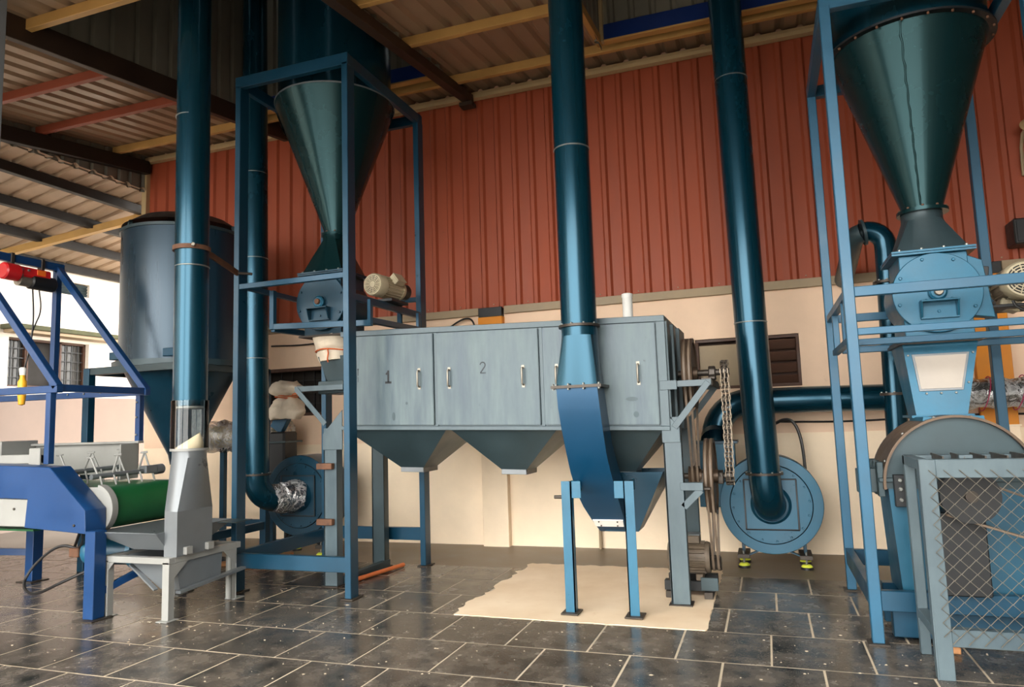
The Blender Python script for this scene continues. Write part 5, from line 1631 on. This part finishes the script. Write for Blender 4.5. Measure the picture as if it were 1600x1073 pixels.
wp = thing('wrapped_pipe', 'plastic wrapped pipe section beside the silo cone', 'pipe', (-5.6, 6.62, 1.05))
n = 20
pth = [(-6.25 + 1.1 * k / n, 6.80, 1.24) for k in range(n + 1)]
crumple(MB().sweep(pth, [0.18 + 0.015 * math.sin(k * 2.1) for k in range(n + 1)], 40, True), 0.028, 7, 9.0).build('film', 'film', wp, smooth=55)
MB().cyl((-6.2, 6.80, 1.24), (-5.2, 6.80, 1.24), 0.13, seg=32).build('core_pipe', 'motor_cream', wp)
for x in (-6.05, -5.35):
    MB().box(x - 0.03, x + 0.03, 6.77, 6.83, 0.0, 1.12).build('support_post', 'frame', wp, bevel=0.003)

# ------------------------------------------------------------------ small things
tag(MB().sweep([(-3.372, 5.29, 0.021), (-3.30, 5.75, 0.021), (-3.262, 6.01, 0.021)], 0.019, 14).build('loose_rod', 'orange_rod'), 'orange rod lying on the floor beside the frame', 'rod')
planks = [(-5.0, 6.25, 0.0, 0.55, 0.12, 0.3), (-4.85, 6.02, 0.025, 0.50, 0.10, -0.25), (-5.05, 5.85, 0.0, 0.40, 0.14, 0.9), (-4.75, 5.72, 0.0, 0.36, 0.08, 0.1)]
pl_lab = ['longest brown offcut board on the floor under the dark blower pipe', 'brown offcut board resting on another below the elbow',
          'wide brown offcut board turned towards the silo frame', 'narrow brown offcut board nearest the tall frame']
for (x, y, z, L, w_, a), lb in zip(planks, pl_lab):
    d = Vector((math.cos(a), math.sin(a), 0))
    p = Vector((x, y, z + 0.0125))
    tag(MB().bar(p - d * L / 2, p + d * L / 2, w_, 0.025).build('wood_offcut', 'wood', None, bevel=0.003), lb, 'wood')
tag(MB().bar((1.02, 5.42, 0.02), (0.86, 4.75 - 0.3, 0.02), 0.05, 0.035).build('wood_block', 'wood', None, bevel=0.004), 'wooden block on the floor under the mill', 'wood')
cable('wall_cable', 'black cable sagging along the wall to the orange pilaster', [(-3.65, 7.2, 2.30), (-3.5, 7.2, 2.27), (-3.30, 7.19, 2.36), (-3.10, 7.18, 2.47), (-2.96, 7.17, 2.44), (-2.94, 7.17, 2.1)], 0.010)
cable('wall_cable', 'thin cable strung along the wall behind the cloth sleeve', [(-5.7, 7.21, 2.33), (-5.2, 7.21, 2.31), (-4.6, 7.21, 2.35), (-3.9, 7.21, 2.38)], 0.010)
cable('wall_cable', 'black cable hanging down to the top of the lime-footed blower', [(0.06, 7.0, 1.20), (0.16, 6.98, 1.25), (0.24, 6.96, 1.22), (0.29, 6.94, 1.05), (0.30, 6.92, 0.72), (0.29, 6.9, 0.70)], 0.014)
cable('wall_cable', 'black cable running along the wall below the horizontal duct', [(0.1, 7.22, 1.22), (0.8, 7.22, 1.20), (1.5, 7.22, 1.24), (2.4, 7.22, 1.22)], 0.009)
cable('wall_cable', 'black cable looping behind the separator hoppers', [(-1.75, 6.4, 1.02), (-1.68, 6.4, 0.98), (-1.6, 6.4, 1.0), (-1.52, 6.35, 1.08)], 0.010)
cable('wall_cable', 'black cable drooping from the cream motor of the wide cyclone', [(1.45, 5.0, 1.93), (1.47, 5.0, 1.88), (1.58, 4.98, 1.84), (1.62, 4.95, 1.72), (1.66, 4.95, 1.78)], 0.008)
dp = cable('drain_pipe', 'thin grey pipe down the wall below the clean-out plate', [(-1.66, 7.2, 0.30), (-1.66, 7.2, 0.15), (-1.66, 7.19, 0.0)], 0.016, None, 'flash')
dp['category'] = 'pipe'
wb = thing('wall_speaker', 'black box mounted high on the red cladding', 'box', (2.28, 7.1, 2.66))
MB().box(2.09, 2.45, 6.98, 7.20, 2.66, 2.88).build('case', 'black', wb, bevel=0.01)
MB().box(2.11, 2.43, 6.972, 6.982, 2.68, 2.86).build('grille', 'charcoal', wb, bevel=0.003)
lm = thing('wall_lamp', 'cream lamp on a bent conduit high on the red cladding', 'lamp', (2.3, 7.15, 3.3))
MB().sweep([(2.27, 7.19, 3.30), (2.27, 7.17, 3.55), (2.28, 7.14, 3.66), (2.31, 7.05, 3.72)], 0.014, 10).build('conduit', 'flash', lm)
MB().lathe([(0.02, 0.03), (0.04, 0.0), (0.10, -0.07), (0.095, -0.07), (0.03, -0.005)], (2.33, 7.0, 3.75), (0.2, 0.3, 1), 28).build('shade', 'gutter', lm)
# pale flecks of dropped grain and mortar on the tiles
m = MB()
rnd = random.Random(5)
for k in range(330):
    x, y = rnd.uniform(-4.6, 1.1), rnd.uniform(3.1, 5.1)
    if PX0 < x < PX1 and y > PY0:
        continue
    s = rnd.choice((0.002, 0.003, 0.004, 0.005, 0.008)) * (1.6 if rnd.random() < 0.04 else 1)
    a = rnd.uniform(0, 6.28)
    q = [(x + s * rnd.uniform(0.7, 1.6) * math.cos(a + t), y + s * rnd.uniform(0.6, 1.2) * math.sin(a + t), 0.001) for t in (0, 1.25, 2.5, 3.8, 5.0)]
    m.loft([q, [(p[0] * 0.6 + x * 0.4, p[1] * 0.6 + y * 0.4, 0.0035) for p in q]])
tag(m.build('floor_debris', 'grout', None, smooth=0), 'pale crumbs scattered over the dark tiles', 'debris', None, 'stuff')
